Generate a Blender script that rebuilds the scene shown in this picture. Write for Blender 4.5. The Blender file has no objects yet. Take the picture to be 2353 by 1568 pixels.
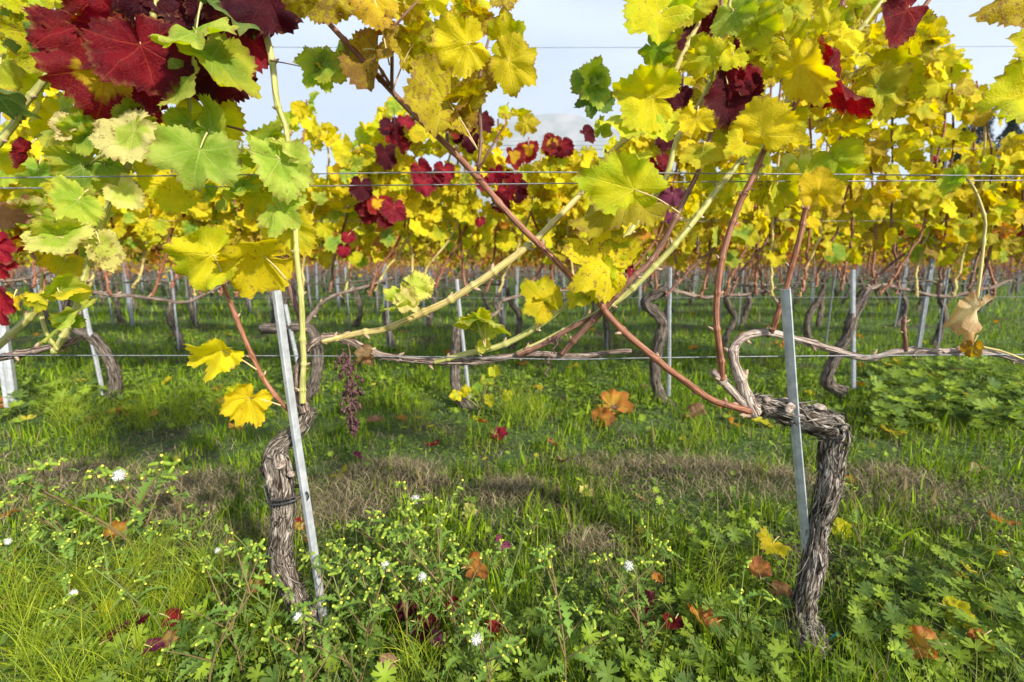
import bpy, math, random
import numpy as np
from mathutils import Vector, Matrix

# ------------------------------------------------------------------ camera, sky, sun
SC = bpy.context.scene
COL = SC.collection
PITCH = math.radians(9.3)
HC = 0.88
FPX = 1087.0            # focal length in pixels of a 2353 x 1568 frame
CX, CY = 1176.5, 784.0
D1, ROW = 1.0, 1.9      # distance to the first vine row, spacing of the rows
cd = bpy.data.cameras.new('camera')
cam = bpy.data.objects.new('camera', cd); COL.objects.link(cam)
cam.location = (0, 0, HC); cam.rotation_euler = (math.pi/2 - PITCH, 0, 0)
cd.sensor_width = 36; cd.lens = FPX/2353*36
cd.clip_start = 0.02; cd.clip_end = 20000
cd.dof.use_dof = True; cd.dof.focus_distance = 1.06; cd.dof.aperture_fstop = 3.2
SC.camera = cam
SUN_DIR = Vector((0.54, -0.64, 0.52)).normalized()     # towards the sun
w = bpy.data.worlds.new('World'); SC.world = w; w.use_nodes = True
nt = w.node_tree; nt.nodes.clear()
wo = nt.nodes.new('ShaderNodeOutputWorld'); bg = nt.nodes.new('ShaderNodeBackground')
sky = nt.nodes.new('ShaderNodeTexSky'); sky.sky_type = 'NISHITA'; sky.sun_disc = False
sky.sun_elevation = math.asin(SUN_DIR.z); sky.sun_rotation = math.atan2(SUN_DIR.x, SUN_DIR.y)
sky.air_density = 1.0; sky.dust_density = 1.6; sky.ozone_density = 1.5
# thin high cloud veil, laid out by direction
tc = nt.nodes.new('ShaderNodeTexCoord'); mp = nt.nodes.new('ShaderNodeMapping')
mp.inputs['Scale'].default_value = (1.2, 1.2, 4.0)
nz = nt.nodes.new('ShaderNodeTexNoise'); nz.inputs['Scale'].default_value = 1.6; nz.inputs['Detail'].default_value = 5
cr = nt.nodes.new('ShaderNodeValToRGB'); cr.color_ramp.elements[0].position = .40; cr.color_ramp.elements[1].position = .68
cr.color_ramp.elements[0].color = (.42, .42, .42, 1); cr.color_ramp.elements[1].color = (.8, .8, .8, 1)
mx = nt.nodes.new('ShaderNodeMix'); mx.data_type = 'RGBA'
mx.inputs[7].default_value = (7.7, 8.9, 11.2, 1)
nt.links.new(tc.outputs['Generated'], mp.inputs[0]); nt.links.new(mp.outputs[0], nz.inputs['Vector'])
nt.links.new(nz.outputs['Fac'], cr.inputs[0]); nt.links.new(cr.outputs[0], mx.inputs[0])
nt.links.new(sky.outputs[0], mx.inputs[6]); nt.links.new(mx.outputs[2], bg.inputs[0])
bg.inputs[1].default_value = 0.094
nt.links.new(bg.outputs[0], wo.inputs[0])
sd = bpy.data.lights.new('sun', 'SUN'); sd.energy = 4.9; sd.angle = math.radians(2.5); sd.color = (1, .93, .82)
so = bpy.data.objects.new('sun', sd); COL.objects.link(so)
so.rotation_euler = (-SUN_DIR).to_track_quat('-Z', 'Y').to_euler()
SC.view_settings.view_transform = 'Standard'; SC.view_settings.look = 'None'
SC.view_settings.exposure = 0.56; SC.view_settings.gamma = 1
SC.render.engine = 'CYCLES'
SC.cycles.max_bounces = 6; SC.cycles.diffuse_bounces = 3; SC.cycles.glossy_bounces = 2
SC.cycles.volume_bounces = 2; SC.cycles.transmission_bounces = 4; SC.cycles.transparent_max_bounces = 4
SC.cycles.use_denoising = True
try: SC.cycles.denoiser = 'OPENIMAGEDENOISE'; SC.cycles.denoising_prefilter = 'ACCURATE'
except Exception: pass

# ------------------------------------------------------------------ helpers
R = np.random.default_rng(7)
random.seed(7)
cp, sp = math.cos(PITCH), math.sin(PITCH)
def P(x, y, Y):
    u, v = (x-CX)/FPX, (CY-y)/FPX
    dy, dz = cp+v*sp, v*cp-sp
    t = Y/dy
    return np.array([u*t, Y, HC+dz*t])
def G(x, y, z=0.0):
    u, v = (x-CX)/FPX, (CY-y)/FPX
    dy, dz = cp+v*sp, v*cp-sp
    t = (z-HC)/dz
    return np.array([u*t, dy*t, z])
def px_of(p):
    p = np.asarray(p, float); y, z = p[..., 1], p[..., 2]-HC
    f = y*cp-z*sp; up = y*sp+z*cp
    return CX+FPX*p[..., 0]/f, CY-FPX*up/f
def hash3(i, j, k, s):
    n = (i*374761393 + j*668265263 + k*2147483647 + s*1274126177) & 0xffffffff
    n = ((n ^ (n >> 13))*1274126177) & 0xffffffff
    n = (n ^ (n >> 16)) & 0xffffff
    return n/float(0xffffff)
def vnoise(p, s=0):
    p = np.asarray(p, float); i = np.floor(p).astype(np.int64); f = p-i; f = f*f*(3-2*f)
    o = 0
    for a in (0, 1):
        for b in (0, 1):
            for c in (0, 1):
                wgt = (f[..., 0] if a else 1-f[..., 0])*(f[..., 1] if b else 1-f[..., 1])*(f[..., 2] if c else 1-f[..., 2])
                o = o+wgt*hash3(i[..., 0]+a, i[..., 1]+b, i[..., 2]+c, s)
    return o*2-1
def mounds(x, y):
    h = 0.012*vnoise(np.stack([x*1.3, y*1.3, x*0], -1), 3)+0.007*vnoise(np.stack([x*5, y*5, x*0], -1), 5)
    for mx_, my_, r_, a_ in MOUNDS:
        h = h+a_*np.exp(-(((x-mx_)/(1.5*r_))**2+((y-my_)/r_)**2))
    return h
MOUNDS = [(*G(150, 1120)[:2], .13, .04), (*G(900, 1120)[:2], .12, .06), (*G(1180, 1160)[:2], .09, .04), (*G(1620, 1110)[:2], .13, .045),
          (*G(2050, 1130)[:2], .12, .04), (*G(1800, 1130)[:2], .09, .04), (*G(1350, 1275)[:2], .05, .02), (*G(450, 1135)[:2], .1, .03)]

def cat(path, n):
    p = np.asarray(path, float)
    if len(p) < 3:
        t = np.linspace(0, 1, n)[:, None]; return p[0]*(1-t)+p[-1]*t
    q = np.vstack([2*p[0]-p[1], p, 2*p[-1]-p[-2]])
    seg = np.linspace(0, len(p)-1, n); i = np.minimum(seg.astype(int), len(p)-2); t = (seg-i)[:, None]
    a, b, c, d = q[i], q[i+1], q[i+2], q[i+3]
    return .5*((2*b)+(-a+c)*t+(2*a-5*b+4*c-d)*t*t+(-a+3*b-3*c+d)*t**3)
def nrm(v): return v/np.maximum(np.linalg.norm(v, axis=-1, keepdims=True), 1e-9)

class Mesh:
    """collects vertices, faces, uvs and attributes; build() links one object"""
    def __init__(s): s.V = []; s.F = []; s.UV = []; s.M = []; s.A = {}; s.n = 0
    def add(s, V, F, uv=None, mat=0, attrs=None):
        V = np.asarray(V, float).reshape(-1, 3); s.V.append(V)
        for k, f in enumerate(F):
            f = np.asarray(f); 
            if not len(f): continue
            s.F.append(f+s.n); s.M.append(mat)
            s.UV.append(None if uv is None else np.asarray(uv[k], float).reshape(-1, 2))
        if attrs:
            for a, val in attrs.items(): s.A.setdefault(a, []).append((s.n, np.asarray(val, float)))
        s.n += len(V)
    def build(s, name, mats, parent=None, smooth=True):
        me = bpy.data.meshes.new(name)
        V = np.vstack(s.V); nl = sum(f.size for f in s.F); npol = sum(len(f) for f in s.F)
        me.vertices.add(len(V)); me.vertices.foreach_set('co', V.astype(np.float32).ravel())
        me.loops.add(nl); me.loops.foreach_set('vertex_index', np.concatenate([f.ravel() for f in s.F]).astype(np.int32))
        tot = np.concatenate([np.full(len(f), f.shape[1]) for f in s.F])
        st = np.concatenate([[0], np.cumsum(tot)[:-1]])
        me.polygons.add(npol); me.polygons.foreach_set('loop_start', st.astype(np.int32))
        me.polygons.foreach_set('loop_total', tot.astype(np.int32))
        me.polygons.foreach_set('material_index', np.concatenate([np.full(len(f), m) for f, m in zip(s.F, s.M)]).astype(np.int32))
        me.polygons.foreach_set('use_smooth', np.full(npol, smooth))
        if any(u is not None for u in s.UV):
            uvl = me.uv_layers.new(name='UVMap')
            arr = np.concatenate([np.zeros((f.size, 2)) if u is None else u for f, u in zip(s.F, s.UV)])
            uvl.data.foreach_set('uv', arr.astype(np.float32).ravel())
        for a, lst in s.A.items():
            at = me.attributes.new(a, 'FLOAT_COLOR', 'POINT'); arr = np.zeros((len(V), 4)); arr[:, 3] = 1
            for o, val in lst: arr[o:o+len(val), :val.shape[1]] = val
            at.data.foreach_set('color', arr.astype(np.float32).ravel())
        for m in (mats if isinstance(mats, (list, tuple)) else [mats]): me.materials.append(m)
        me.update(calc_edges=True)
        o = bpy.data.objects.new(name, me); COL.objects.link(o)
        if parent: o.parent = parent
        return o
def tag(o, label=None, cat_=None, group=None, kind=None):
    if label: o['label'] = label
    if cat_: o['category'] = cat_
    if group: o['group'] = group
    if kind: o['kind'] = kind
    return o
def empty(name, loc):
    o = bpy.data.objects.new(name, None); COL.objects.link(o); o.location = Vector(loc); o.empty_display_size = .1
    return o
def rebase(child, parent):       # geometry was built in world coordinates; express it about the thing's base
    child.data.transform(Matrix.Translation(-Vector(parent.location))); child.parent = parent
    return child
def copy_tree(o, parent=None):
    c = o.copy(); COL.objects.link(c)
    if parent: c.parent = parent
    for ch in list(KIDS.get(o.name, [])):
        copy_tree(ch, c)
    return c
KIDS = {}

def tube(path, rad, seg=10, n=None, disp=None, cap=True, twist=0):
    """returns V, faces, uvs of a tube swept along a smooth path"""
    path = np.asarray(path, float); rad = np.asarray(rad, float)
    if n is None: n = max(6, len(path)*6)
    c = cat(path, n)
    rr = np.interp(np.linspace(0, 1, n), np.linspace(0, 1, len(rad)), rad)
    T = nrm(np.gradient(c, axis=0))
    N = np.zeros_like(T); up = np.array([0, -1., 0]) if abs(T[0][1]) < .9 else np.array([1., 0, 0])
    v = up-T[0]*up.dot(T[0]); N[0] = v/np.linalg.norm(v)
    for i in range(1, n):
        v = N[i-1]-T[i]*N[i-1].dot(T[i]); N[i] = v/max(np.linalg.norm(v), 1e-9)
    B = np.cross(T, N)
    s = np.concatenate([[0], np.cumsum(np.linalg.norm(np.diff(c, axis=0), axis=1))])
    th = np.linspace(0, 2*np.pi, seg, endpoint=False)
    TH, S = np.meshgrid(th, s)
    RR = np.repeat(rr[:, None], seg, 1)
    if disp is not None: RR = RR*disp(TH, S, RR)
    A = TH+twist*S
    V = c[:, None, :]+RR[..., None]*(np.cos(A)[..., None]*N[:, None, :]+np.sin(A)[..., None]*B[:, None, :])
    V = V.reshape(-1, 3)
    i = np.arange(n-1)[:, None]*seg; j = np.arange(seg)[None, :]; j2 = (j+1) % seg
    F = np.stack([i+j, i+j2, i+seg+j2, i+seg+j], -1).reshape(-1, 4)
    u0 = (j/seg)+0*i; u1 = ((j+1)/seg)+0*i; s0 = s[:-1][:, None]+0*j; s1 = s[1:][:, None]+0*j
    rm = rr.mean()*6.283
    UV = np.stack([np.stack([u0*rm, s0], -1), np.stack([u1*rm, s0], -1), np.stack([u1*rm, s1], -1), np.stack([u0*rm, s1], -1)], 2).reshape(-1, 2)
    if cap:
        V = np.vstack([V, c[0], c[-1]]); a = len(V)-2
        jj = np.arange(seg); k = (jj+1) % seg; e = (n-1)*seg
        F2 = np.vstack([np.stack([np.full(seg, a), k, jj], -1), np.stack([np.full(seg, a+1), e+jj, e+k], -1)])
        return V, [F, F2], [UV, np.tile([.3, .3], (F2.size, 1))]
    return V, [F], [UV]
def ball(c, r, seg=8, rings=6, sq=(1, 1, 1), wob=0, seed=0):
    ph = np.linspace(0, np.pi, rings+1)[1:-1]; th = np.linspace(0, 2*np.pi, seg, endpoint=False)
    PH, TH = np.meshgrid(ph, th, indexing='ij')
    d = np.stack([np.sin(PH)*np.cos(TH), np.sin(PH)*np.sin(TH), np.cos(PH)], -1).reshape(-1, 3)
    d = np.vstack([d, [0, 0, 1], [0, 0, -1]])
    rad = 1+wob*vnoise(d*2.2+seed*3.7, seed)
    V = np.asarray(c)+d*rad[:, None]*r*np.asarray(sq)
    F = []
    nr = len(ph)
    i = np.arange(nr-1)[:, None]*seg; j = np.arange(seg)[None, :]; j2 = (j+1) % seg
    Q = np.stack([i+j, i+seg+j, i+seg+j2, i+j2], -1).reshape(-1, 4)
    a = nr*seg; jj = np.arange(seg); k = (jj+1) % seg
    T = np.vstack([np.stack([np.full(seg, a), jj, k], -1), np.stack([np.full(seg, a+1), (nr-1)*seg+k, (nr-1)*seg+jj], -1)])
    return V, [Q, T]

# ------------------------------------------------------------------ materials
def newmat(name):
    m = bpy.data.materials.new(name); m.use_nodes = True; m.node_tree.nodes.clear(); return m, m.node_tree
class NB:
    def __init__(s, t): s.t = t
    def n(s, ty, **k):
        o = s.t.nodes.new(ty)
        for a, b in k.items(): setattr(o, a, b)
        return o
    def l(s, a, b): s.t.links.new(a, b)
    def val(s, x, sock):
        if hasattr(x, 'is_linked') or hasattr(x, 'links'): s.l(x, sock)
        else: sock.default_value = x
    def math(s, op, a, b=0, c=None, clamp=False):
        o = s.n('ShaderNodeMath', operation=op); o.use_clamp = clamp; s.val(a, o.inputs[0]); s.val(b, o.inputs[1])
        if c is not None: s.val(c, o.inputs[2])
        return o.outputs[0]
    def mix(s, f, a, b, bt='MIX'):
        o = s.n('ShaderNodeMix', data_type='RGBA', blend_type=bt); s.val(f, o.inputs[0]); s.val(a, o.inputs[6]); s.val(b, o.inputs[7]); return o.outputs[2]
    def ss(s, x, a, b):
        o = s.n('ShaderNodeMapRange', interpolation_type='SMOOTHSTEP'); s.val(x, o.inputs[0]); o.inputs[1].default_value = a; o.inputs[2].default_value = b; return o.outputs[0]
    def noise(s, vec, sc, det=3, rough=.5, out='Fac'):
        o = s.n('ShaderNodeTexNoise'); s.l(vec, o.inputs['Vector']); o.inputs['Scale'].default_value = sc; o.inputs['Detail'].default_value = det; o.inputs['Roughness'].default_value = rough; return o.outputs[out]
    def mapping(s, vec, scale):
        o = s.n('ShaderNodeMapping'); s.l(vec, o.inputs[0]); o.inputs['Scale'].default_value = scale; return o.outputs[0]
    def out(s, sh, disp=None):
        o = s.n('ShaderNodeOutputMaterial'); s.l(sh, o.inputs[0])

def leaf_material(name, fine=True):
    m, t = newmat(name); b = NB(t)
    ta = b.n('ShaderNodeAttribute', attribute_name='ta').outputs['Color']
    tb = b.n('ShaderNodeAttribute', attribute_name='tb').outputs['Color']
    tv = b.n('ShaderNodeAttribute', attribute_name='tv').outputs['Color']
    tp = b.n('ShaderNodeAttribute', attribute_name='tp').outputs['Vector']   # spots, edge bias, radial position
    sep = b.n('ShaderNodeSeparateXYZ'); b.l(tp, sep.inputs[0]); spots, eb, rad = sep.outputs
    obj = b.n('ShaderNodeTexCoord').outputs['Object']
    n1 = b.noise(obj, 26, 3, .55)
    f = b.math('ADD', n1, b.math('MULTIPLY', b.math('SUBTRACT', rad, .55), eb))
    f = b.ss(f, .36, .74)
    col = b.mix(f, ta, tb)
    # fine mottling
    n2 = b.noise(obj, 160, 2, .6)
    col = b.mix(b.math('MULTIPLY', b.ss(n2, .35, .7), .16), col, b.mix(.45, col, tv))
    uv = b.n('ShaderNodeUVMap', uv_map='UVMap').outputs[0]
    su = b.n('ShaderNodeSeparateXYZ'); b.l(uv, su.inputs[0]); u, v = su.outputs[0], su.outputs[1]
    av = b.math('ABSOLUTE', v)
    wv = b.math('MULTIPLY_ADD', u, -.017, .026)
    main = b.math('SUBTRACT', 1, b.math('DIVIDE', av, wv), clamp=True)
    main = b.ss(main, 0, .7)
    ph = b.math('MULTIPLY', b.math('SUBTRACT', u, b.math('MULTIPLY', av, .85)), 7.5)
    fr = b.math('ABSOLUTE', b.math('SUBTRACT', b.math('FRACT', ph), .5))
    sec = b.math('SUBTRACT', 1, b.math('DIVIDE', fr, .075), clamp=True)
    sec = b.math('MULTIPLY', sec, b.ss(av, .34, .1))
    vein = b.math('MAXIMUM', main, b.math('MULTIPLY', sec, .55))
    col = b.mix(b.math('MULTIPLY', vein, .42), col, tv)
    # brown spots
    n3 = b.noise(obj, 95, 2, .65)
    n3 = b.math('ADD', n3, b.math('MULTIPLY', spots, .22))
    col = b.mix(b.math('MULTIPLY', b.ss(n3, .74, .82), .7), col, (.24, .12, .05, 1))
    if fine:
        n4 = b.noise(obj, 420, 1, .5)
        col = b.mix(b.math('MULTIPLY', b.ss(n4, .66, .72), b.math('MULTIPLY', spots, .55)), col, (.12, .07, .03, 1))
    # withered rim
    n5 = b.noise(obj, 48, 3, .6)
    col = b.mix(b.math('MULTIPLY', b.math('MULTIPLY', b.ss(rad, .84, 1.0), b.ss(n5, .47, .6)), .75), col, (.26, .12, .05, 1))
    vo = b.n('ShaderNodeTexVoronoi', feature='DISTANCE_TO_EDGE'); b.l(obj, vo.inputs['Vector']); vo.inputs['Scale'].default_value = 230
    cell = b.ss(vo.outputs['Distance'], 0, .16)
    col = b.mix(b.math('MULTIPLY', b.math('SUBTRACT', 1, cell), .22), col, tv)
    pr = b.n('ShaderNodeBsdfPrincipled'); b.l(col, pr.inputs['Base Color']); pr.inputs['Roughness'].default_value = .52
    pr.inputs['Specular IOR Level'].default_value = .14
    hsv = b.n('ShaderNodeHueSaturation'); hsv.inputs['Saturation'].default_value = 1.2; hsv.inputs['Value'].default_value = 1.25
    b.l(col, hsv.inputs['Color'])
    tr = b.n('ShaderNodeBsdfTranslucent'); b.l(hsv.outputs[0], tr.inputs[0])
    h = b.math('ADD', b.math('MULTIPLY', vein, -1.2), b.math('MULTIPLY_ADD', cell, .7, b.math('MULTIPLY', n2, 1.0)))
    bp = b.n('ShaderNodeBump'); bp.inputs['Strength'].default_value = .55; bp.inputs['Distance'].default_value = .0022
    b.l(h, bp.inputs['Height']); b.l(bp.outputs[0], pr.inputs['Normal'])
    ms = b.n('ShaderNodeMixShader'); ms.inputs[0].default_value = .46; b.l(pr.outputs[0], ms.inputs[1]); b.l(tr.outputs[0], ms.inputs[2])
    b.out(ms.outputs[0]); return m
def attr_plant(name, trans=.35, rough=.55, var=.25):
    m, t = newmat(name); b = NB(t)
    ta = b.n('ShaderNodeAttribute', attribute_name='ta').outputs['Color']
    obj = b.n('ShaderNodeTexCoord').outputs['Object']
    n1 = b.noise(obj, 90, 2, .6)
    col = b.mix(b.math('MULTIPLY', n1, var), ta, (.42, .42, .12, 1))
    pr = b.n('ShaderNodeBsdfPrincipled'); b.l(col, pr.inputs['Base Color']); pr.inputs['Roughness'].default_value = rough
    pr.inputs['Specular IOR Level'].default_value = .18
    tr = b.n('ShaderNodeBsdfTranslucent'); b.l(col, tr.inputs[0])
    ms = b.n('ShaderNodeMixShader'); ms.inputs[0].default_value = trans; b.l(pr.outputs[0], ms.inputs[1]); b.l(tr.outputs[0], ms.inputs[2])
    b.out(ms.outputs[0]); return m
def bark_material(name, dark, mid, light, su=260, sv=14, bump=.0035, knots=True, rough=.85):
    m, t = newmat(name); b = NB(t)
    uv = b.n('ShaderNodeUVMap', uv_map='UVMap').outputs[0]
    obj = b.n('ShaderNodeTexCoord').outputs['Object']
    wob = b.noise(obj, 22, 2, .5, 'Color')
    add = b.n('ShaderNodeVectorMath', operation='MULTIPLY_ADD'); b.l(wob, add.inputs[0]); add.inputs[1].default_value = (.012, .02, 0); b.l(uv, add.inputs[2])
    s1 = b.mapping(add.outputs[0], (su, sv, 1))
    n1 = b.noise(s1, 1, 4, .62)
    s2 = b.mapping(add.outputs[0], (su*3.2, sv*3, 1)); n2 = b.noise(s2, 1, 2, .5)
    n = b.math('MULTIPLY_ADD', n2, .35, b.math('MULTIPLY', n1, .72))
    rp = b.n('ShaderNodeValToRGB'); e = rp.color_ramp.elements
    e[0].position = .40; e[0].color = (*dark, 1); e[1].position = .62; e[1].color = (*light, 1)
    x = e.new(.5); x.color = (*mid, 1); b.l(n, rp.inputs[0])
    vo = b.n('ShaderNodeTexVoronoi', feature='DISTANCE_TO_EDGE'); b.l(s1, vo.inputs['Vector']); vo.inputs['Scale'].default_value = .45; vo.inputs['Randomness'].default_value = 1
    crack = b.ss(vo.outputs['Distance'], 0.0, .11); n = b.math('MULTIPLY', n, b.math('MULTIPLY_ADD', crack, .22, .78)) if rough > .8 else n
    if rough > .8: b.l(n, rp.inputs[0])
    big = b.noise(obj, 14, 3, .6)
    col = b.mix(b.ss(big, .5, .75), rp.outputs[0], b.mix(.6, rp.outputs[0], (*dark, 1)))
    pr = b.n('ShaderNodeBsdfPrincipled'); b.l(col, pr.inputs['Base Color']); pr.inputs['Roughness'].default_value = rough
    pr.inputs['Specular IOR Level'].default_value = .25
    bp = b.n('ShaderNodeBump'); bp.inputs['Strength'].default_value = .9; bp.inputs['Distance'].default_value = bump
    b.l(n, bp.inputs['Height']); b.l(bp.outputs[0], pr.inputs['Normal']); b.out(pr.outputs[0]); return m
def plain(name, colA, colB=None, scale=60, rough=.6, metal=0, bump=0, det=4):
    m, t = newmat(name); b = NB(t)
    obj = b.n('ShaderNodeTexCoord').outputs['Object']
    n1 = b.noise(obj, scale, det, .6)
    col = b.mix(b.ss(n1, .35, .68), (*colA, 1), (*(colB or colA), 1))
    pr = b.n('ShaderNodeBsdfPrincipled'); b.l(col, pr.inputs['Base Color']); pr.inputs['Roughness'].default_value = rough
    pr.inputs['Metallic'].default_value = metal
    if bump:
        bp = b.n('ShaderNodeBump'); bp.inputs['Strength'].default_value = .7; bp.inputs['Distance'].default_value = bump
        b.l(n1, bp.inputs['Height']); b.l(bp.outputs[0], pr.inputs['Normal'])
    b.out(pr.outputs[0]); return m

M_LEAF = leaf_material('vine_leaf'); M_LEAFB = leaf_material('vine_leaf_small', False)
M_PLANT = attr_plant('weed_leaf'); M_GRASS = attr_plant('grass_blade', .42, .45, .12)
M_HAY = attr_plant('hay', .1, .8, .1)
M_TRUNK = bark_material('shaggy_bark', (.018, .012, .008), (.13, .10, .075), (.46, .41, .35), 210, 24, .006)
M_OLDW = bark_material('old_cane_bark', (.045, .026, .02), (.19, .13, .10), (.46, .38, .31), 420, 12, .0018)
M_REAR = bark_material('rear_bark_shaded', (.012, .009, .007), (.085, .065, .05), (.26, .22, .18), 160, 9, .004)  # darker bark copy: canopy shade on the rear rows is put into the colour
M_OLDP = bark_material('pale_cane_bark', (.07, .035, .028), (.34, .26, .21), (.64, .56, .48), 420, 9, .002)
M_CORG = bark_material('orange_cane', (.065, .02, .012), (.19, .062, .03), (.40, .20, .12), 500, 8, .0003, rough=.5)
M_CBRN = bark_material('brown_cane', (.05, .02, .014), (.14, .058, .038), (.32, .18, .13), 500, 8, .0003, rough=.5)
M_CGRN = bark_material('green_cane', (.17, .17, .035), (.36, .36, .09), (.56, .52, .22), 420, 6, .0003, rough=.5)
M_CTAN = bark_material('tan_cane', (.20, .12, .035), (.44, .34, .10), (.62, .54, .24), 420, 6, .0003, rough=.5)
M_CDRK = bark_material('dark_cane', (.05, .025, .02), (.13, .065, .05), (.26, .17, .13), 420, 8, .0004, rough=.55)
M_PETI = plain('petiole', (.50, .46, .16), (.56, .36, .20), 30, .5)
M_BUD = plain('bud', (.22, .12, .07), (.5, .38, .26), 300, .7, bump=.0006)
M_CUT = plain('cut_wood', (.14, .10, .08), (.46, .38, .31), 160, .8, bump=.001)
M_ZINC = plain('zinc_steel', (.40, .42, .44), (.56, .58, .60), 38, .5, .3, .0004)
M_ZREAR = plain('rear_zinc', (.20, .22, .25), (.32, .34, .38), 45, .6, .2, .0004)  # darker copy of the zinc for stakes and posts of the rear rows
M_WIRE = plain('wire', (.16, .165, .18), (.28, .29, .31), 80, .6, .3)
M_TIE = plain('black_rubber', (.015, .015, .017), (.04, .04, .045), 80, .45)
M_TEAL = plain('teal_twine', (.0, .16, .20), (.01, .28, .34), 150, .5)
M_GRAPE = plain('dried_grape', (.04, .013, .016), (.13, .05, .048), 160, .6, bump=.002)
M_STALK = plain('grape_stalk', (.10, .05, .05), (.2, .11, .09), 120, .7)
M_PUFF = plain('seed_hair', (.74, .74, .72), (.8, .8, .78), 60, .9)
M_YEL = plain('floret', (.70, .58, .03), (.85, .75, .12), 300, .6)

# ------------------------------------------------------------------ leaf geometry
CTH = np.array([0, 10, 24, 34, 50, 66, 78, 92, 110, 128, 146, 160, 171, 180.])
CR0 = np.array([1.0, .90, .64, .72, .90, .75, .60, .66, .70, .62, .54, .46, .34, .05])
CR1 = np.array([1.0, .95, .87, .86, .88, .83, .76, .72, .70, .64, .57, .49, .35, .05])
VA = np.radians([0, 50, -50, 108, -108]); 
def leaf_geo(n, nth, rings, rg, lob, curl, fold, wave, roll, asym=None):
    th = -np.pi+(np.arange(nth)+.5)*2*np.pi/nth
    deg = np.abs(np.degrees(th))
    r0 = np.interp(deg, CTH, CR0); r1 = np.interp(deg, CTH, CR1)
    r = r1[None]+(r0-r1)[None]*lob[:, None]
    ph = rg.uniform(0, 6.28, (n, 3))
    r = r*(1+.06*np.sin(2*th+ph[:, :1])+.05*np.sin(3*th+ph[:, 1:2])+.03*np.sin(7*th+ph[:, 2:]))
    rag = vnoise(np.stack([np.broadcast_to(th*4.5, (n, nth)), ph[:, :1]*9+0*th, 0*th+ph[:, 1:2]], -1), 17); r = r*(1-.20*np.clip(rag-.25, 0, 1))
    if nth >= 60:
        k = nth/3.
        tooth = (np.arange(nth) % 3)/2.0; tooth = np.where(th > 0, 1-tooth, tooth)
        amp = .062*(.5+1.0*rg.random((n, nth)))
        r = r*(1-amp*1.5*(tooth[None]-.4))
    elif nth >= 24:
        r = r*(1-.10*((np.arange(nth) % 2)-.5)[None]*(.5+rg.random((n, nth))))
    nr = len(rings)
    t = np.asarray(rings)
    RR = r[:, None, :]*t[None, :, None]
    x = RR*np.sin(th)*1.02; y = RR*np.cos(th)
    # nearest vein
    dv = np.abs(((th[:, None]-VA[None]+np.pi) % (2*np.pi))-np.pi); vi = dv.argmin(1); va = VA[vi]
    perp = np.abs(x*np.cos(va)-y*np.sin(va))
    z = .034*(1-np.exp(-(perp/.12)**2))*np.minimum(t, 1)[None, :, None]
    z = z+fold[:, None, None]*np.abs(x)+wave[:, None, None]*(t**2)[None, :, None]*(np.sin(5*th[None]+ph[:, :1])+.7*np.sin(9*th[None]+ph[:, 1:2]))[:, None, :]*.5
    z = z+.15*(vnoise(np.stack([x*2.6+ph[:, :1, None], y*4+ph[:, 1:2, None], z*0], -1), 11))
    x = np.concatenate([np.zeros((n, 1)), x.reshape(n, -1)], 1); y = np.concatenate([np.zeros((n, 1)), y.reshape(n, -1)], 1)
    z = np.concatenate([np.zeros((n, 1)), z.reshape(n, -1)], 1)
    X0, Y0 = x.copy(), y.copy()
    def bend(a, z, k):
        k = np.where(np.abs(k) < 1e-3, 1e-3, k)[:, None]
        ang = a*k; rr = 1/k-z
        return rr*np.sin(ang), 1/k-rr*np.cos(ang)
    y, z = bend(y, z, -curl)
    x, z2 = bend(x, z, roll)
    z = z2
    V = np.stack([x, y, z], -1)
    # faces
    j = np.arange(nth); j2 = (j+1) % nth
    tri = np.stack([np.zeros(nth, int), 1+j2, 1+j], -1)
    quads = []; q_mid = []
    for k in range(nr-1):
        a = 1+k*nth; quads.append(np.stack([a+j, a+j2, a+nth+j2, a+nth+j], -1)); q_mid.append(j)
    quads = np.vstack(quads) if quads else np.zeros((0, 4), int)
    mid = th+np.pi/nth
    dv = np.abs(((mid[:, None]-VA[None]+np.pi) % (2*np.pi))-np.pi); fva = VA[dv.argmin(1)]
    def uvf(F, va_):
        xx, yy = X0[:, F], Y0[:, F]
        return np.stack([xx*np.sin(va_)[None, :, None]+yy*np.cos(va_)[None, :, None], xx*np.cos(va_)[None, :, None]-yy*np.sin(va_)[None, :, None]], -1)
    UVt = uvf(tri, fva); UVq = uvf(quads, np.tile(fva, nr-1)) if len(quads) else None
    radial = np.concatenate([[0], np.repeat(t, nth)])
    return V, tri, quads, UVt, UVq, radial

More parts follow.
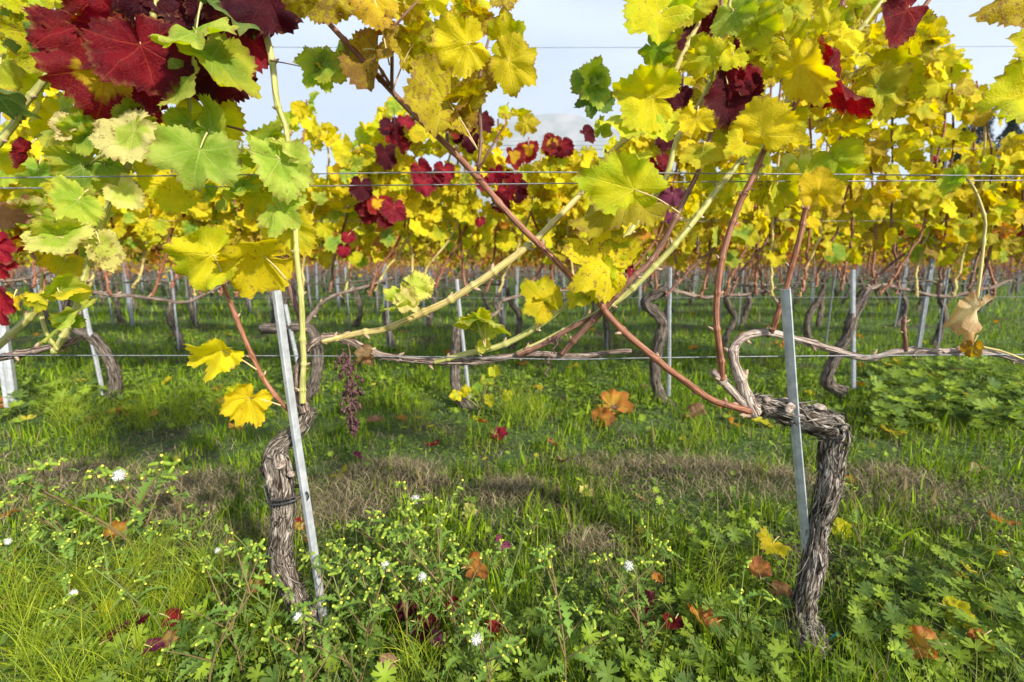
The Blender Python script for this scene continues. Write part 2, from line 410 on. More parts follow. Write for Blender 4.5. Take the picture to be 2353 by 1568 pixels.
def C(*a): return np.array(a, float)
CLS = {   # blade colour, patch colour, vein colour, spots, edge bias
 'yellow': [C(.66, .54, .005), C(.44, .47, .008), C(.74, .64, .08), .45, .3],
 'bright': [C(.74, .61, .005), C(.66, .56, .008), C(.82, .70, .10), .2, .3],
 'ygreen': [C(.42, .46, .014), C(.64, .55, .015), C(.62, .62, .12), .3, .7],
 'green':  [C(.18, .32, .02), C(.40, .46, .03), C(.48, .54, .2), .05, .6],
 'dgreen': [C(.08, .16, .03), C(.17, .26, .04), C(.3, .38, .12), .1, .3],
 'lime':   [C(.27, .40, .02), C(.50, .56, .07), C(.56, .62, .18), .35, .5],
 'pale':   [C(.50, .58, .08), C(.66, .64, .17), C(.6, .62, .2), .45, 1.2],
 'cream':  [C(.42, .52, .05), C(.70, .62, .22), C(.62, .58, .2), .6, 1.8],
 'ochre':  [C(.56, .46, .008), C(.42, .31, .010), C(.62, .54, .12), .9, .5],
 'brown':  [C(.42, .30, .02), C(.22, .12, .015), C(.5, .4, .12), 1.1, .2],
 'pink':   [C(.55, .36, .05), C(.62, .22, .10), C(.7, .45, .15), .5, .6],
 'red':    [C(.20, .003, .018), C(.06, .002, .012), C(.50, .07, .04), .0, .3],
 'dred':   [C(.075, .006, .012), C(.035, .005, .012), C(.16, .03, .03), .0, .2],
 'redyel': [C(.20, .003, .018), C(.62, .42, .02), C(.5, .12, .04), .0, -2.4],
 'magenta': [C(.29, .004, .024), C(.14, .003, .02), C(.55, .10, .08), .1, .3],
 'purple': [C(.20, .035, .085), C(.10, .02, .05), C(.3, .1, .12), .1, .3],
 'rust':   [C(.50, .20, .035), C(.34, .10, .03), C(.55, .3, .1), .7, .4],
 'orange': [C(.62, .33, .035), C(.55, .18, .03), C(.65, .45, .15), .5, .7],
 'dry':    [C(.40, .24, .12), C(.27, .14, .07), C(.45, .3, .18), .5, .3],
 'drypale': [C(.62, .50, .28), C(.42, .26, .12), C(.6, .5, .3), .3, .8],
}
def frames(yd, nn):
    yd = nrm(yd); nn = nrm(nn-yd*np.sum(yd*nn, -1, keepdims=True)); xd = np.cross(yd, nn)
    return np.stack([xd, yd, nn], -1)     # columns
def add_leaves(ms, pos, yd, nn, size, cls, rg, nth=90, rings=(.16, .34, .52, .7, .86, 1), lob=None, curl=None, fold=None, wave=None, roll=None, mat=0, wx=None):
    n = len(pos); f = lambda v, lo, hi: rg.uniform(lo, hi, n) if v is None else np.broadcast_to(np.asarray(v, float), (n,))
    V, tri, quads, UVt, UVq, radial = leaf_geo(n, nth, rings, rg, f(lob, .0, .75), f(curl, -.3, .9), f(fold, -.15, .35), f(wave, .03, .16), f(roll, -.7, 1.1))
    if wx is not None: V[..., 0] *= np.broadcast_to(np.asarray(wx, float), (n,))[:, None]
    FR = frames(np.asarray(yd, float), np.asarray(nn, float))
    V = np.einsum('nij,nvj->nvi', FR, V)*np.asarray(size, float)[:, None, None]+np.asarray(pos)[:, None, :]
    nv = V.shape[1]; off = (np.arange(n)*nv)[:, None, None]
    ta = np.zeros((n, nv, 3)); tb = ta.copy(); tv = ta.copy(); tp = ta.copy()
    for i, c in enumerate(cls):
        a, b_, v_, s_, e_ = CLS[c]; j1 = 1+rg.normal(0, .09)
        jit = C(1+rg.normal(0, .07), 1+rg.normal(0, .05), 1+rg.normal(0, .2))*j1
        ta[i] = np.clip(a*jit, 0, .9); tb[i] = np.clip(b_*jit, 0, .9); tv[i] = np.clip(v_*j1, 0, .92)
        tp[i] = [max(0, s_+rg.normal(0, .25)), e_, 0]
    tp[..., 2] = radial[None]
    F = [(tri[None]+off).reshape(-1, 3)]; U = [UVt.reshape(-1, 2)]
    if len(quads): F.append((quads[None]+off).reshape(-1, 4)); U.append(UVq.reshape(-1, 2))
    ms.add(V.reshape(-1, 3), F, U, mat, {'ta': ta.reshape(-1, 3), 'tb': tb.reshape(-1, 3), 'tv': tv.reshape(-1, 3), 'tp': tp.reshape(-1, 3)})
    return FR, V

# ------------------------------------------------------------------ ground and far setting
def ground():
    # fine near, coarse far; one sheet out to the horizon
    ys = np.concatenate([np.linspace(.2, 5, 150), 5*1.09**np.arange(1, 90)])
    ys = ys[ys < 9000]
    us = np.linspace(-1, 1, 180)
    YY, UU = np.meshgrid(ys, us, indexing='ij'); XX = UU*(YY*1.9+1.2)
    Z = mounds(XX, YY)*np.clip(1-YY/40, 0, 1)-.003
    # sheet behind the camera too
    V = np.stack([XX, YY, Z], -1).reshape(-1, 3)
    a, b_ = len(ys), len(us); i = np.arange(a-1)[:, None]*b_; j = np.arange(b_-1)[None]
    F = np.stack([i+j, i+j+1, i+b_+j+1, i+b_+j], -1).reshape(-1, 4)
    ms = Mesh(); ms.add(V, [F])
    V2 = np.array([[-1.58, .2, -.003], [-40, -40, -.003], [40, -40, -.003], [1.58, .2, -.003]]); ms.add(V2, [np.array([[0, 1, 2, 3]])])
    m, t = newmat('soil'); b = NB(t); obj = b.n('ShaderNodeTexCoord').outputs['Object']
    n1 = b.noise(obj, 30, 5, .65); n2 = b.noise(obj, 1.3, 4, .6)
    col = b.mix(b.ss(n1, .35, .7), (.018, .012, .007, 1), (.07, .048, .028, 1))
    grn = b.mix(b.ss(n1, .3, .7), (.02, .05, .006, 1), (.07, .13, .012, 1))
    col = b.mix(b.ss(n2, .36, .5), col, grn)
    pr = b.n('ShaderNodeBsdfPrincipled'); b.l(col, pr.inputs['Base Color']); pr.inputs['Roughness'].default_value = .95
    bp = b.n('ShaderNodeBump'); bp.inputs['Distance'].default_value = .02; b.l(n1, bp.inputs['Height']); b.l(bp.outputs[0], pr.inputs['Normal'])
    b.out(pr.outputs[0])
    tag(ms.build('ground', m), 'dark earth under the grass between the vine rows', kind='structure')
ground()
def mountain():
    D = 5200.
    prof = [(-600, 600), (300, 560), (800, 470), (1020, 380), (1090, 300), (1150, 274), (1200, 267), (1262, 262), (1300, 262), (1336, 265), (1348, 276), (1380, 286), (1430, 306), (1560, 370), (1900, 480), (2400, 540), (3000, 600)]
    px = np.array([q[0] for q in prof], float); py = np.array([q[1] for q in prof], float)
    xs = np.linspace(-600, 3000, 420); top = np.interp(xs, px, py)
    nr = 40; V = []
    for k in range(nr+1):
        t = k/nr
        for x, y in zip(xs, top):
            p = P(x, y, D); h = p[2]
            yy = D-1400*(1-t)**1.0; z = h*(t**1.25)
            V.append((p[0]*(yy/D)**.2, yy, z))
    V = np.array(V)
    nn = sum(vnoise(V/np.array([s_, s_, s_])*1.0, 20+q)*a for q, (s_, a) in enumerate([(420, 60), (160, 34), (60, 14)]))
    tt = np.repeat(np.linspace(0, 1, nr+1), len(xs))
    V[:, 2] += nn*np.sin(np.pi*np.minimum(tt, .97))*.9; V[:, 1] += nn*1.5*(tt < 1); V[:, 2] += (tt == 1)*nn*.12
    V[:, 2] = np.where(tt == 0, -20, V[:, 2])
    a = len(xs); i = np.arange(nr)[:, None]*a; j = np.arange(a-1)[None]
    ms = Mesh(); ms.add(V, [np.stack([i+j, i+j+1, i+a+j+1, i+a+j], -1).reshape(-1, 4)])
    m = plain('rock_and_wood', (.10, .12, .07), (.34, .30, .25), .006, .95, det=6)
    tag(ms.build('mountain', m), 'pale hazy flat-topped mountain above the far vines', kind='structure')
mountain()
def hazebox():
    V = np.array([[x, y, z] for x in (-7000, 7000) for y in (-60, 5400) for z in (-25, 1700)], float)
    F = np.array([[0, 1, 3, 2], [4, 6, 7, 5], [0, 4, 5, 1], [2, 3, 7, 6], [0, 2, 6, 4], [1, 5, 7, 3]])
    ms = Mesh(); ms.add(V, [F])
    m, t = newmat('air'); o = t.nodes.new('ShaderNodeOutputMaterial'); pv = t.nodes.new('ShaderNodeVolumePrincipled')
    pv.inputs['Color'].default_value = (.86, .90, .97, 1); pv.inputs['Density'].default_value = HAZE
    pv.inputs['Anisotropy'].default_value = .2
    t.links.new(pv.outputs[0], o.inputs['Volume'])
    tag(ms.build('haze', m, smooth=False), 'pale autumn haze in front of the mountain', kind='stuff')
HAZE = 0.0002
hazebox()

# ------------------------------------------------------------------ stakes, posts, wires
ORD = ['zeroth', 'first', 'second', 'third', 'fourth', 'fifth', 'sixth', 'seventh', 'eighth', 'ninth', 'tenth', 'eleventh', 'twelfth', 'thirteenth', 'fourteenth', 'fifteenth', 'sixteenth', 'seventeenth', 'eighteenth', 'nineteenth', 'twentieth']
TENS = {2: 'twenty', 3: 'thirty', 4: 'forty', 5: 'fifty'}
def ordw(n):
    if n <= 20: return ORD[n]
    t, u = divmod(n, 10)
    return (TENS[t][:-1]+'ieth') if u == 0 else TENS[t]+'-'+ORD[u]
def stake_mesh(base, top, w_=.021, rot=0., prof='angle', extra=.0):
    """thin folded steel profile swept from base to top"""
    base, top = np.asarray(base, float), np.asarray(top, float)
    th = .0028
    if prof == 'angle':
        o = np.array([[-.5, .42], [-.42, .05], [-.08, -.34], [.06, -.34], [.5, .30]])*w_
        inner = o+np.array([0, th*1.3])
        pr = np.vstack([o, inner[::-1]])
    else:
        o = np.array([[-.5, .45], [-.5, -.2], [-.18, -.2], [0, -.38], [.18, -.2], [.5, -.2], [.5, .45]])*w_
        inner = o*np.array([.86, 1])+np.array([0, th])
        pr = np.vstack([o, inner[::-1]])
    T = (top-base); L = np.linalg.norm(T); T /= L
    ca, sa = math.cos(rot), math.sin(rot)
    X = np.array([ca, sa, 0]); X = X-T*X.dot(T); X /= np.linalg.norm(X); Yv = np.cross(T, X)
    zs = np.linspace(0, L, 14); k = len(pr); V = []
    for q, z in enumerate(zs):
        c = base+T*z+X*.0012*math.sin(z*9)
        for a_, b_ in pr: V.append(c+X*a_+Yv*b_)
    V = np.array(V); i = np.arange(len(zs)-1)[:, None]*k; j = np.arange(k)[None]; j2 = (j+1) % k
    F = np.stack([i+j, i+j2, i+k+j2, i+k+j], -1).reshape(-1, 4)
    ms = Mesh(); ms.add(V, [F])
    half = len(o); cap = []
    e = (len(zs)-1)*k
    for q in range(half-1): cap.append([e+q, e+q+1, e+k-2-q, e+k-1-q])
    ms.F.append(np.array(cap)); ms.M.append(0); ms.UV.append(None)
    return ms
def stake(base, top, label, group, name='stake', **k):
    o = stake_mesh(base, top, **k).build(name, M_ZINC, smooth=False)
    o.data.transform(Matrix.Translation(-Vector(base))); o.location = Vector(base)
    return tag(o, label, 'stake' if name == 'stake' else 'post', group)
b0 = G(752, 1462, -.03); t0 = P(632, 668, D1-.035)
b0[1] = D1-.0
stake(P(748, 1470, .985), t0, 'pale steel stake leaning to the left, strapped to the left knotty trunk', 'front row stakes', rot=.3, w_=.0185)
stake(P(1868, 1400, 1.03), P(1810, 664, D1-.04), 'grey steel stake passing behind the bent arm of the right trunk', 'front row stakes', rot=.12, w_=.019)

def wire(pts, r, label, group='trellis wires'):
    V, F, U = tube(pts, [r]*2, 6, 120); ms = Mesh(); ms.add(V, F)
    return tag(ms.build('trellis_wire', M_WIRE), label, 'wire', group)
def pw(lst, Y): return [P(x, y, Y) for x, y in lst]
wire(pw([(-260, 816), (0, 817), (640, 818), (1040, 821), (1290, 826), (1480, 823), (1800, 819), (2353, 815), (2620, 814)], D1-.012), .0013, 'lowest wire of the front row, carrying the bent old wood')
wire(pw([(-260, 410), (0, 409), (560, 402), (1100, 396), (1650, 399), (2353, 405), (2600, 408)], D1-.05), .0013, 'upper wire of the close pair crossing the front leaves')
wire(pw([(-260, 436), (0, 433), (560, 429), (1100, 424), (1650, 418), (2353, 415), (2600, 414)], D1+.05), .0013, 'lower wire of the close pair crossing the front leaves')
wire([(-2.2, D1-.03, 1.56), (2.2, D1-.03, 1.56)], .0013, 'front row wire strung above the top of the picture')

# ------------------------------------------------------------------ woody parts
def bark_disp(seed, amp=.16, ridge=.12, kn=3):
    def f(TH, S, RR):
        c, s = np.cos(TH), np.sin(TH)
        a = vnoise(np.stack([c*1.2+seed, s*1.2, S*16], -1), seed)*amp+vnoise(np.stack([c*1.6+seed, s*1.6, S*38], -1), seed+7)*amp*.7
        b = vnoise(np.stack([c*6, s*6+seed, S*10], -1), seed+1)*ridge
        d = np.abs(vnoise(np.stack([c*12+seed, s*12, S*14], -1), seed+2))*ridge*1.9
        e = vnoise(np.stack([c*3+seed, s*3, S*55], -1), seed+3)*ridge*.5
        return 1+a+b-d+e
    return f
def shag(ms, path, rad, n, rg, length=(.02, .07), lift=.6, mat=0, wd=(.0012, .0035)):
    """loose strips of bark lying along a trunk"""
    c = cat(path, 200); rr = np.interp(np.linspace(0, 1, 200), np.linspace(0, 1, len(rad)), rad)
    T = nrm(np.gradient(c, axis=0)); L = np.linalg.norm(np.diff(c, axis=0), axis=1).sum()
    for _ in range(n):
        ln = rg.uniform(*length)*rg.choice([.4, .7, 1.]); i0 = rg.uniform(2, 197); k = 6
        di = ln/L*200*rg.choice([-1, 1]); ii = np.clip(i0+np.linspace(0, 1, k)*di, 0, 199)
        cc = np.stack([np.interp(ii, np.arange(200), c[:, q]) for q in range(3)], -1)
        tt = nrm(np.stack([np.interp(ii, np.arange(200), T[:, q]) for q in range(3)], -1)); r_ = np.interp(ii, np.arange(200), rr)
        a = rg.uniform(0, 6.28)+np.linspace(0, rg.normal(0, .6), k)
        up = np.array([0, -1., 0]); up = up if abs(tt[0].dot(up)) < .9 else np.array([1., 0, 0])
        N = nrm(up-tt*(tt@up)[:, None]); B = np.cross(tt, N)
        out = np.cos(a)[:, None]*N+np.sin(a)[:, None]*B
        sid = np.cross(tt, out)
        lf = 1.0+lift*rg.uniform(.1, 1)*np.linspace(0, 1, k)**2*rg.choice([0.35, 1, 1.6], p=[.5, .33, .17])
        w_ = rg.uniform(*wd)*(1.5 if ln < .02 else 1)*np.array([.8, 1, 1, .9, .6, .15])
        m_ = cc+out*(r_*1.03*lf)[:, None]
        V = np.concatenate([m_-sid*w_[:, None], m_+sid*w_[:, None]+out*.0006]); j = np.arange(k-1)
        F = np.stack([j, j+1, j+1+k, j+k], -1)
        s = rg.uniform(0, 9)+np.linspace(0, ln, k); u = rg.uniform(0, .2)
        uvp = np.concatenate([np.stack([np.full(k, u), s], -1), np.stack([np.full(k, u+.006), s], -1)])
        ms.add(V, [F], [uvp[F]], mat)
def disc(ms, c, nrm_, r, th=.002, mat=1, seed=0):
    nn = np.asarray(nrm_, float); nn /= np.linalg.norm(nn)
    V, F, U = tube([np.asarray(c)-nn*th, np.asarray(c)+nn*th*.3, np.asarray(c)+nn*th], [r*.9, r*.82, r*.6], 20, 6, disp=lambda TH, S, RR: 1+.12*np.sin(2*TH+seed)+.06*np.sin(5*TH+seed*2))
    ms.add(V, F, U, mat)
def pts(lst, Y):
    out = []
    for q in lst:
        y_ = Y+(q[2] if len(q) > 2 else 0); out.append(P(q[0], q[1], y_))
    return np.array(out)
def px2m(px, Y): return px*Y*1.02/FPX

class Vine:
    def __init__(s, base, label, group, name='grapevine'):
        s.root = empty(name, base); tag(s.root, label, 'vine', group); KIDS[s.root.name] = []
    def part(s, ms, name, mats, label=None):
        o = ms.build(name, mats); rebase(o, s.root); KIDS[s.root.name].append(o)
        if label: o['label'] = label
        return o
def cane(vine, lst, Y, rpx, mat, seed=0, name='cane', label=None, nodes=True, spacing=(.055, .085), wob=.0025, mats=None, seg=10):
    """a one-year shoot: smooth tube with swollen nodes, buds and slight kinks"""
    rg = np.random.default_rng(seed+100)
    p = pts(lst, Y); L = np.linalg.norm(np.diff(p, axis=0), axis=1).sum(); n = max(24, int(L/.004))
    c = cat(p, n); s = np.linspace(0, L, n)
    c = c+wob*np.stack([vnoise(np.stack([s*13, s*0+seed, s*0+q], -1), q) for q in range(3)], -1)
    r = np.interp(s/L, np.linspace(0, 1, len(rpx)), [px2m(v, Y)*.74 for v in rpx])
    nd = []; x = rg.uniform(.01, .05)
    while x < L-.01: nd.append(x); x += rg.uniform(*spacing)
    if len(nd) > 2:
        zz = np.interp(s, nd, [(1 if q % 2 else -1)*rg.uniform(.6, 1.6) for q in range(len(nd))]); c = c+np.array([.8, .2, .6])*(zz*np.mean(r)*.28)[:, None]
    for x in nd: r = r*(1+.34*np.exp(-((s-x)/.0038)**2))
    ms = Mesh(); old = mat in (M_OLDW, M_OLDP)
    if old:
        seg = max(seg, 18); r = r*(1+.10*vnoise(np.stack([s*30, s*0+seed, s*0], -1), 3))
    V, F, U = tube(c, r, seg, n, disp=(bark_disp(seed+3, .10, .10) if old else (lambda TH, S, RR: 1+.05*vnoise(np.stack([np.cos(TH)*2.5, np.sin(TH)*2.5, S*20+seed], -1), 4)))); ms.add(V, F, U, 0)
    if old and Y < 1.5: shag(ms, c, r, int(L*170), rg, length=(.015, .05), lift=.3, wd=(.0006, .0014))
    for q, x in enumerate(nd):
        i = int(x/L*(n-1)); t = nrm(c[min(i+1, n-1)]-c[max(i-1, 0)]); side = np.cross(t, [0, -1, .3])*(1 if q % 2 else -1)+rg.normal(0, .3, 3)
        side = nrm(side-t*side.dot(t)); b = c[i]+side*r[i]*.7
        dd = nrm(side*.8+t*.7); ln = r[i]*rg.uniform(1.0, 1.9)
        V, F, U = tube([b, b+dd*ln*.55, b+dd*ln], [r[i]*.42, r[i]*.36, r[i]*.06], 7, 6); ms.add(V, F, U, 1)
    o = vine.part(ms, name, [mat, M_BUD], label)
    return c, nd, L
def tendril(ms, p, d, ln, r=.0006, coils=2.5, rad=.008, seed=0, mat=0):
    k = 60; t = np.linspace(0, 1, k); d = nrm(np.asarray(d, float)); a = nrm(np.cross(d, [.2, .3, 1.])); b = np.cross(d, a)
    amp = rad*np.clip((t-.45)*2.2, 0, 1); ang = coils*6.28*t**1.5+seed
    c = np.asarray(p)+d*(ln*t[:, None])*(1-.25*t[:, None])+a*(amp*np.cos(ang))[:, None]+b*(amp*np.sin(ang)+.01*t*math.sin(seed))[:, None]-np.array([0, 0, 1])*(ln*.15*t**2)[:, None]
    V, F, U = tube(c, [r*1.6, r, r*.6], 5, k); ms.add(V, F, U, mat)
def petiole(ms, a, b, r=.0013, mat=1, sag=.2):
    a, b = np.asarray(a, float), np.asarray(b, float); m_ = (a+b)/2; L = np.linalg.norm(b-a); m_ = m_+np.array([0, 0, 1])*L*sag*.4
    V, F, U = tube([a, m_, b], [r*1.25, r, r*.9], 6, 12); ms.add(V, F, U, mat)
LEAFN = [0]
def hero(vine, J, T, Y, cls, a=0, rho=0, lob=None, curl=None, fold=None, wave=None, roll=None, att=None, attY=None, wx=1., label=None, sc=1.):
    """one big leaf given by its petiole junction and tip, its depth and how far it is turned out of the picture plane"""
    LEAFN[0] += 1; rg = np.random.default_rng(1000+LEAFN[0])
    pj, pt = P(*J, Y), P(*T, Y); d = pt-pj; ln = np.linalg.norm(d); d /= ln
    wv = np.array([0, 0, HC])-pj; wv = wv-d*wv.dot(d); wv /= np.linalg.norm(wv)
    a_, r_ = math.radians(a+rg.normal(0, 6)), math.radians(rho+rg.normal(0, 13)); L = ln/max(.25, math.cos(a_))*sc
    yd = d*math.cos(a_)+wv*math.sin(a_); n0 = -d*math.sin(a_)+wv*math.cos(a_); xd = np.cross(yd, n0)
    nn = n0*math.cos(r_)+xd*math.sin(r_)
    ms = Mesh()
    add_leaves(ms, [pj], [yd], [nn], [L], [cls], rg, lob=lob, curl=curl, fold=fold, wave=wave, roll=roll, wx=wx, nth=108)
    if att is not None:
        petiole(ms, P(*att, attY or Y+.01), pj, .0013, 1, .12)
    else:
        back = pj-yd*L*.4-nn*L*.25+np.array([0, 0, .01]); petiole(ms, back, pj)
    return vine.part(ms, 'leaf', [M_LEAF, M_PETI], label)

# ------------------------------------------------------------------ the two front vines and their neighbours
LV = Vine(P(725, 1445, 1.0), 'old vine with knotty strapped trunk left of centre in front row', 'vines of the front row')
RV = Vine(P(1862, 1490, 1.0), 'old vine on the right with bent elbow trunk and looping cane', 'vines of the front row')
FV = Vine((-1.75, 1.0, 0), 'vine beyond the left edge whose green shoots and crimson leaves reach in', 'vines of the front row')
EV = Vine((1.62, .95, 0), 'vine beyond the right edge with mottled leaves hanging at the frame corner', 'vines of the front row')

def trunk(vine, lst, rpx, Y, seed, n=260, seg=56, shags=150, amp=.14, discs=(), name='trunk'):
    rg = np.random.default_rng(seed); p = pts(lst, Y); rad = [px2m(v, Y)*.74 for v in rpx]
    c = cat(p, 60); ms = Mesh(); V, F, U = tube(c, np.interp(np.linspace(0, 1, 60), np.linspace(0, 1, len(rad)), rad), seg, n, disp=bark_disp(seed, amp)); ms.add(V, F, U, 0)
    rr = np.interp(np.linspace(0, 1, 60), np.linspace(0, 1, len(rad)), rad)
    shag(ms, c, rr, shags, rg)
    for (x, y, dy, nv, rp) in discs: disc(ms, P(x, y, Y+dy), nv, px2m(rp, Y), mat=1, seed=x)
    return vine.part(ms, name, [M_TRUNK, M_CUT])
# left trunk
trunk(LV, [(775, 1490, 0), (735, 1442, 0), (703, 1410, -.005), (678, 1372, -.01), (659, 1324, -.015), (646, 1284, -.01), (645, 1246, 0), (650, 1192, 0), (650, 1150, 0), (642, 1107, -.005), (636, 1065, -.005), (636, 1032, 0), (661, 1008, .005), (691, 980, .01), (712, 940, .012)],
      [38, 38, 38, 35, 32, 38, 33, 33, 35, 44, 46, 29, 26, 24, 22], 1.0, 11, shags=420,
      discs=[(644, 1068, -.029, (0, -.8, .6), 12), (618, 1072, -.024, (-.5, -.7, .6), 9), (668, 1090, -.028, (.3, -.9, .3), 9)])
# right trunk and arm
trunk(RV, [(1895, 1530, -.07), (1880, 1505, -.055), (1862, 1480, -.04), (1850, 1450, -.02), (1843, 1408, 0), (1856, 1354, -.01), (1869, 1300, -.005), (1874, 1246, .005), (1885, 1192, 0), (1900, 1138, -.008), (1910, 1084, -.004), (1911, 1030, 0), (1916, 1000, 0), (1908, 976, 0), (1870, 968, .0), (1820, 952, .01), (1765, 936, .01), (1722, 926, .005), (1700, 917, .005)],
      [34, 48, 58, 54, 38, 31, 33, 31, 32, 33, 35, 35, 40, 44, 39, 40, 34, 27, 17], 1.0, 23, n=420, amp=.2, shags=620,
      discs=[(1816, 938, -.026, (.1, -1, .2), 14), (1884, 934, -.012, (0, -.35, 1), 15), (1762, 917, -.01, (-.3, -.4, 1), 10)])
# cane collar above the left trunk
cane(LV, [(700, 945, 0), (692, 905, .0), (687, 865, .0), (695, 825, .0), (706, 800, 0)], 1.0, [17, 15, 13, 12, 12], M_OLDW, 2, 'cordon')
cane(LV, [(702, 806, 0), (728, 785, -.005), (778, 777, -.01), (830, 795, -.01), (880, 818, -.005), (940, 831, 0), (1030, 837, .005), (1130, 829, .005), (1220, 817, 0), (1300, 816, 0), (1380, 812, 0), (1446, 806, 0)], 1.0, [13, 13, 12, 12, 12, 11, 11, 10, 10, 9, 8, 7], M_OLDW, 3, 'cordon', wob=.004)
# shoots of the left vine
c_up = cane(LV, [(697, 925, -.02), (699, 860, -.02), (697, 780, -.03), (684, 620, -.03), (679, 520, -.02), (668, 400, -.01), (656, 300, 0), (638, 216, 0), (612, 79, 0), (596, -30, 0), (590, -140, 0)], 1.0, [10, 8.5, 8, 7.5, 7.5, 7.5, 8, 8.5, 9, 7, 6], M_CGRN, 4)
cane(LV, [(693, 910, 0), (690, 800, .005), (690, 740, 0), (668, 665, 0), (640, 590, 0), (602, 512, 0), (562, 460, 0), (522, 390, 0), (505, 330, .01)], 1.0, [6, 7, 8, 8, 8, 7, 7, 5, 4], M_CDRK, 5)
cane(LV, [(668, 945, -.01), (635, 908, -.02), (605, 870, -.02), (588, 838, -.02), (566, 785, -.02), (541, 722, -.02), (520, 662, -.02), (510, 625, -.02), (497, 575, 0)], 1.0, [6, 7, 7, 7, 7, 7, 6, 5, 4], M_CORG, 6)
S1 = cane(LV, [(742, 786, -.01), (830, 768, -.02), (910, 745, -.02), (1000, 705, -.02), (1080, 660, -.03), (1150, 610, -.03), (1240, 543, -.02), (1335, 446, .0), (1412, 342, .02), (1506, 259, .02), (1560, 150, .02), (1600, 70, .02), (1650, -40, .02)], 1.0, [8, 10, 10, 11, 11, 11, 10, 9, 9, 9, 8, 7, 5], M_CTAN, 7)
S2 = cane(LV, [(1000, 832, 0), (1060, 817, -.01), (1150, 795, -.02), (1232, 752, -.03), (1310, 697, -.03), (1365, 645, -.02), (1426, 562, 0), (1491, 471, .02), (1531, 407, .02), (1563, 310, .02), (1605, 240, .02), (1640, 160, .02), (1672, 40, .02), (1690, -60, .02)], 1.0, [7, 9, 9, 9, 9, 8, 8, 8, 8, 8, 7, 7, 6, 5], M_CGRN, 8)
S3 = cane(LV, [(1190, 815, 0), (1285, 768, -.01), (1370, 722, -.02), (1440, 672, -.03), (1520, 596, -.03), (1600, 500, -.02), (1670, 408, .0), (1725, 345, .02), (1830, 202, .03), (1949, 97, .03), (2030, 0, .03)], 1.0, [8, 9, 9, 9, 9, 9, 9, 8, 8, 7, 6], M_CGRN, 9)
cane(LV, [(1192, 812, -.008), (1245, 790, -.012), (1290, 765, -.016), (1372, 721, -.026)], 1.0, [8, 8, 8, 5], M_CBRN, 30)
S4 = cane(LV, [(1290, 812, -.01), (1340, 760, -.03), (1395, 700, -.045), (1450, 640, -.045), (1502, 590, -.04), (1556, 490, -.03), (1600, 402, -.02), (1640, 280, 0), (1660, 180, 0), (1653, 54, 0), (1660, -60, 0)], 1.0, [9, 9, 9, 8, 8, 8, 7, 7, 7, 6, 5], M_CBRN, 10)
# right vine: looped cane
cane(RV, [(1735, 945, -.01), (1712, 905, -.02), (1698, 868, -.03), (1687, 825, -.03), (1688, 792, -.02), (1712, 768, .0), (1765, 763, .02), (1830, 783, .03), (1900, 803, .03), (1990, 824, .015), (2060, 807, 0), (2120, 806, 0), (2200, 806, 0), (2275, 813, 0), (2353, 832, 0), (2420, 840, 0)], 1.0, [22, 19, 15, 13, 13, 12, 12, 11, 11, 10, 10, 10, 10, 9, 9, 8], M_OLDP, 12, 'cordon', wob=.004, spacing=(.07, .11))
cane(RV, [(1712, 930, -.02), (1680, 898, -.03), (1655, 872, -.035), (1636, 852, -.035)], 1.0, [14, 12, 11, 9], M_OLDP, 13, 'spur')
cane(RV, [(1662, 880, -.035), (1657, 850, -.04), (1648, 765, -.04), (1648, 680, -.03), (1660, 590, -.02), (1685, 505, -.01), (1722, 430, 0), (1752, 350, .03), (1830, 230, .03), (1902, 90, .02), (1935, 0, .02), (1960, -80, .02)], 1.0, [9, 10, 9, 9, 9, 9, 9, 9, 8, 8, 7, 6], M_CORG, 14)
LC = cane(RV, [(1735, 945, -.02), (1690, 938, -.03), (1640, 922, -.035), (1570, 872, -.05), (1490, 815, -.06), (1400, 730, -.06), (1370, 690, -.055), (1290, 612, -.05), (1210, 535, -.04), (1100, 410, -.03), (1000, 312, -.02), (900, 212, -.02), (830, 133, -.02), (740, 40, -.02), (680, -40, -.02), (600, -150, 0)], 1.0, [12, 11, 10, 10, 10, 10, 9, 9, 9, 9, 8, 8, 8, 7, 6, 5], M_CORG, 15, spacing=(.075, .12), wob=.002)
cane(RV, [(1774, 764, .015), (1787, 722, .0), (1803, 662, 0), (1830, 570, 0), (1848, 500, 0), (1862, 465, 0), (1898, 389, .02), (1935, 318, .02), (1985, 220, .02), (2050, 110, .02), (2132, 0, .02), (2190, -80, .02)], 1.0, [8, 9, 8, 8, 8, 8, 7, 7, 7, 7, 6, 5], M_CORG, 16)
cane(RV, [(2080, 808, -.005), (2079, 780, -.01), (2076, 752, -.012), (2080, 726, -.012)], 1.0, [7, 6, 6, 5], M_CBRN, 17, spacing=(.02, .03))
cane(RV, [(2238, 806, -.005), (2232, 760, -.02), (2236, 718, -.025), (2248, 650, -.025), (2261, 545, -.02), (2262, 500, -.02), (2244, 440, -.015), (2222, 408, -.01), (2195, 398, 0)], 1.0, [5, 4.5, 4.2, 4.2, 4.2, 4, 4, 3, 2], M_CTAN, 18)
cane(RV, [(2262, 795, -.01), (2300, 808, -.012), (2360, 832, -.012)], 1.0, [3, 3, 3], M_CTAN, 19, spacing=(.2, .3))
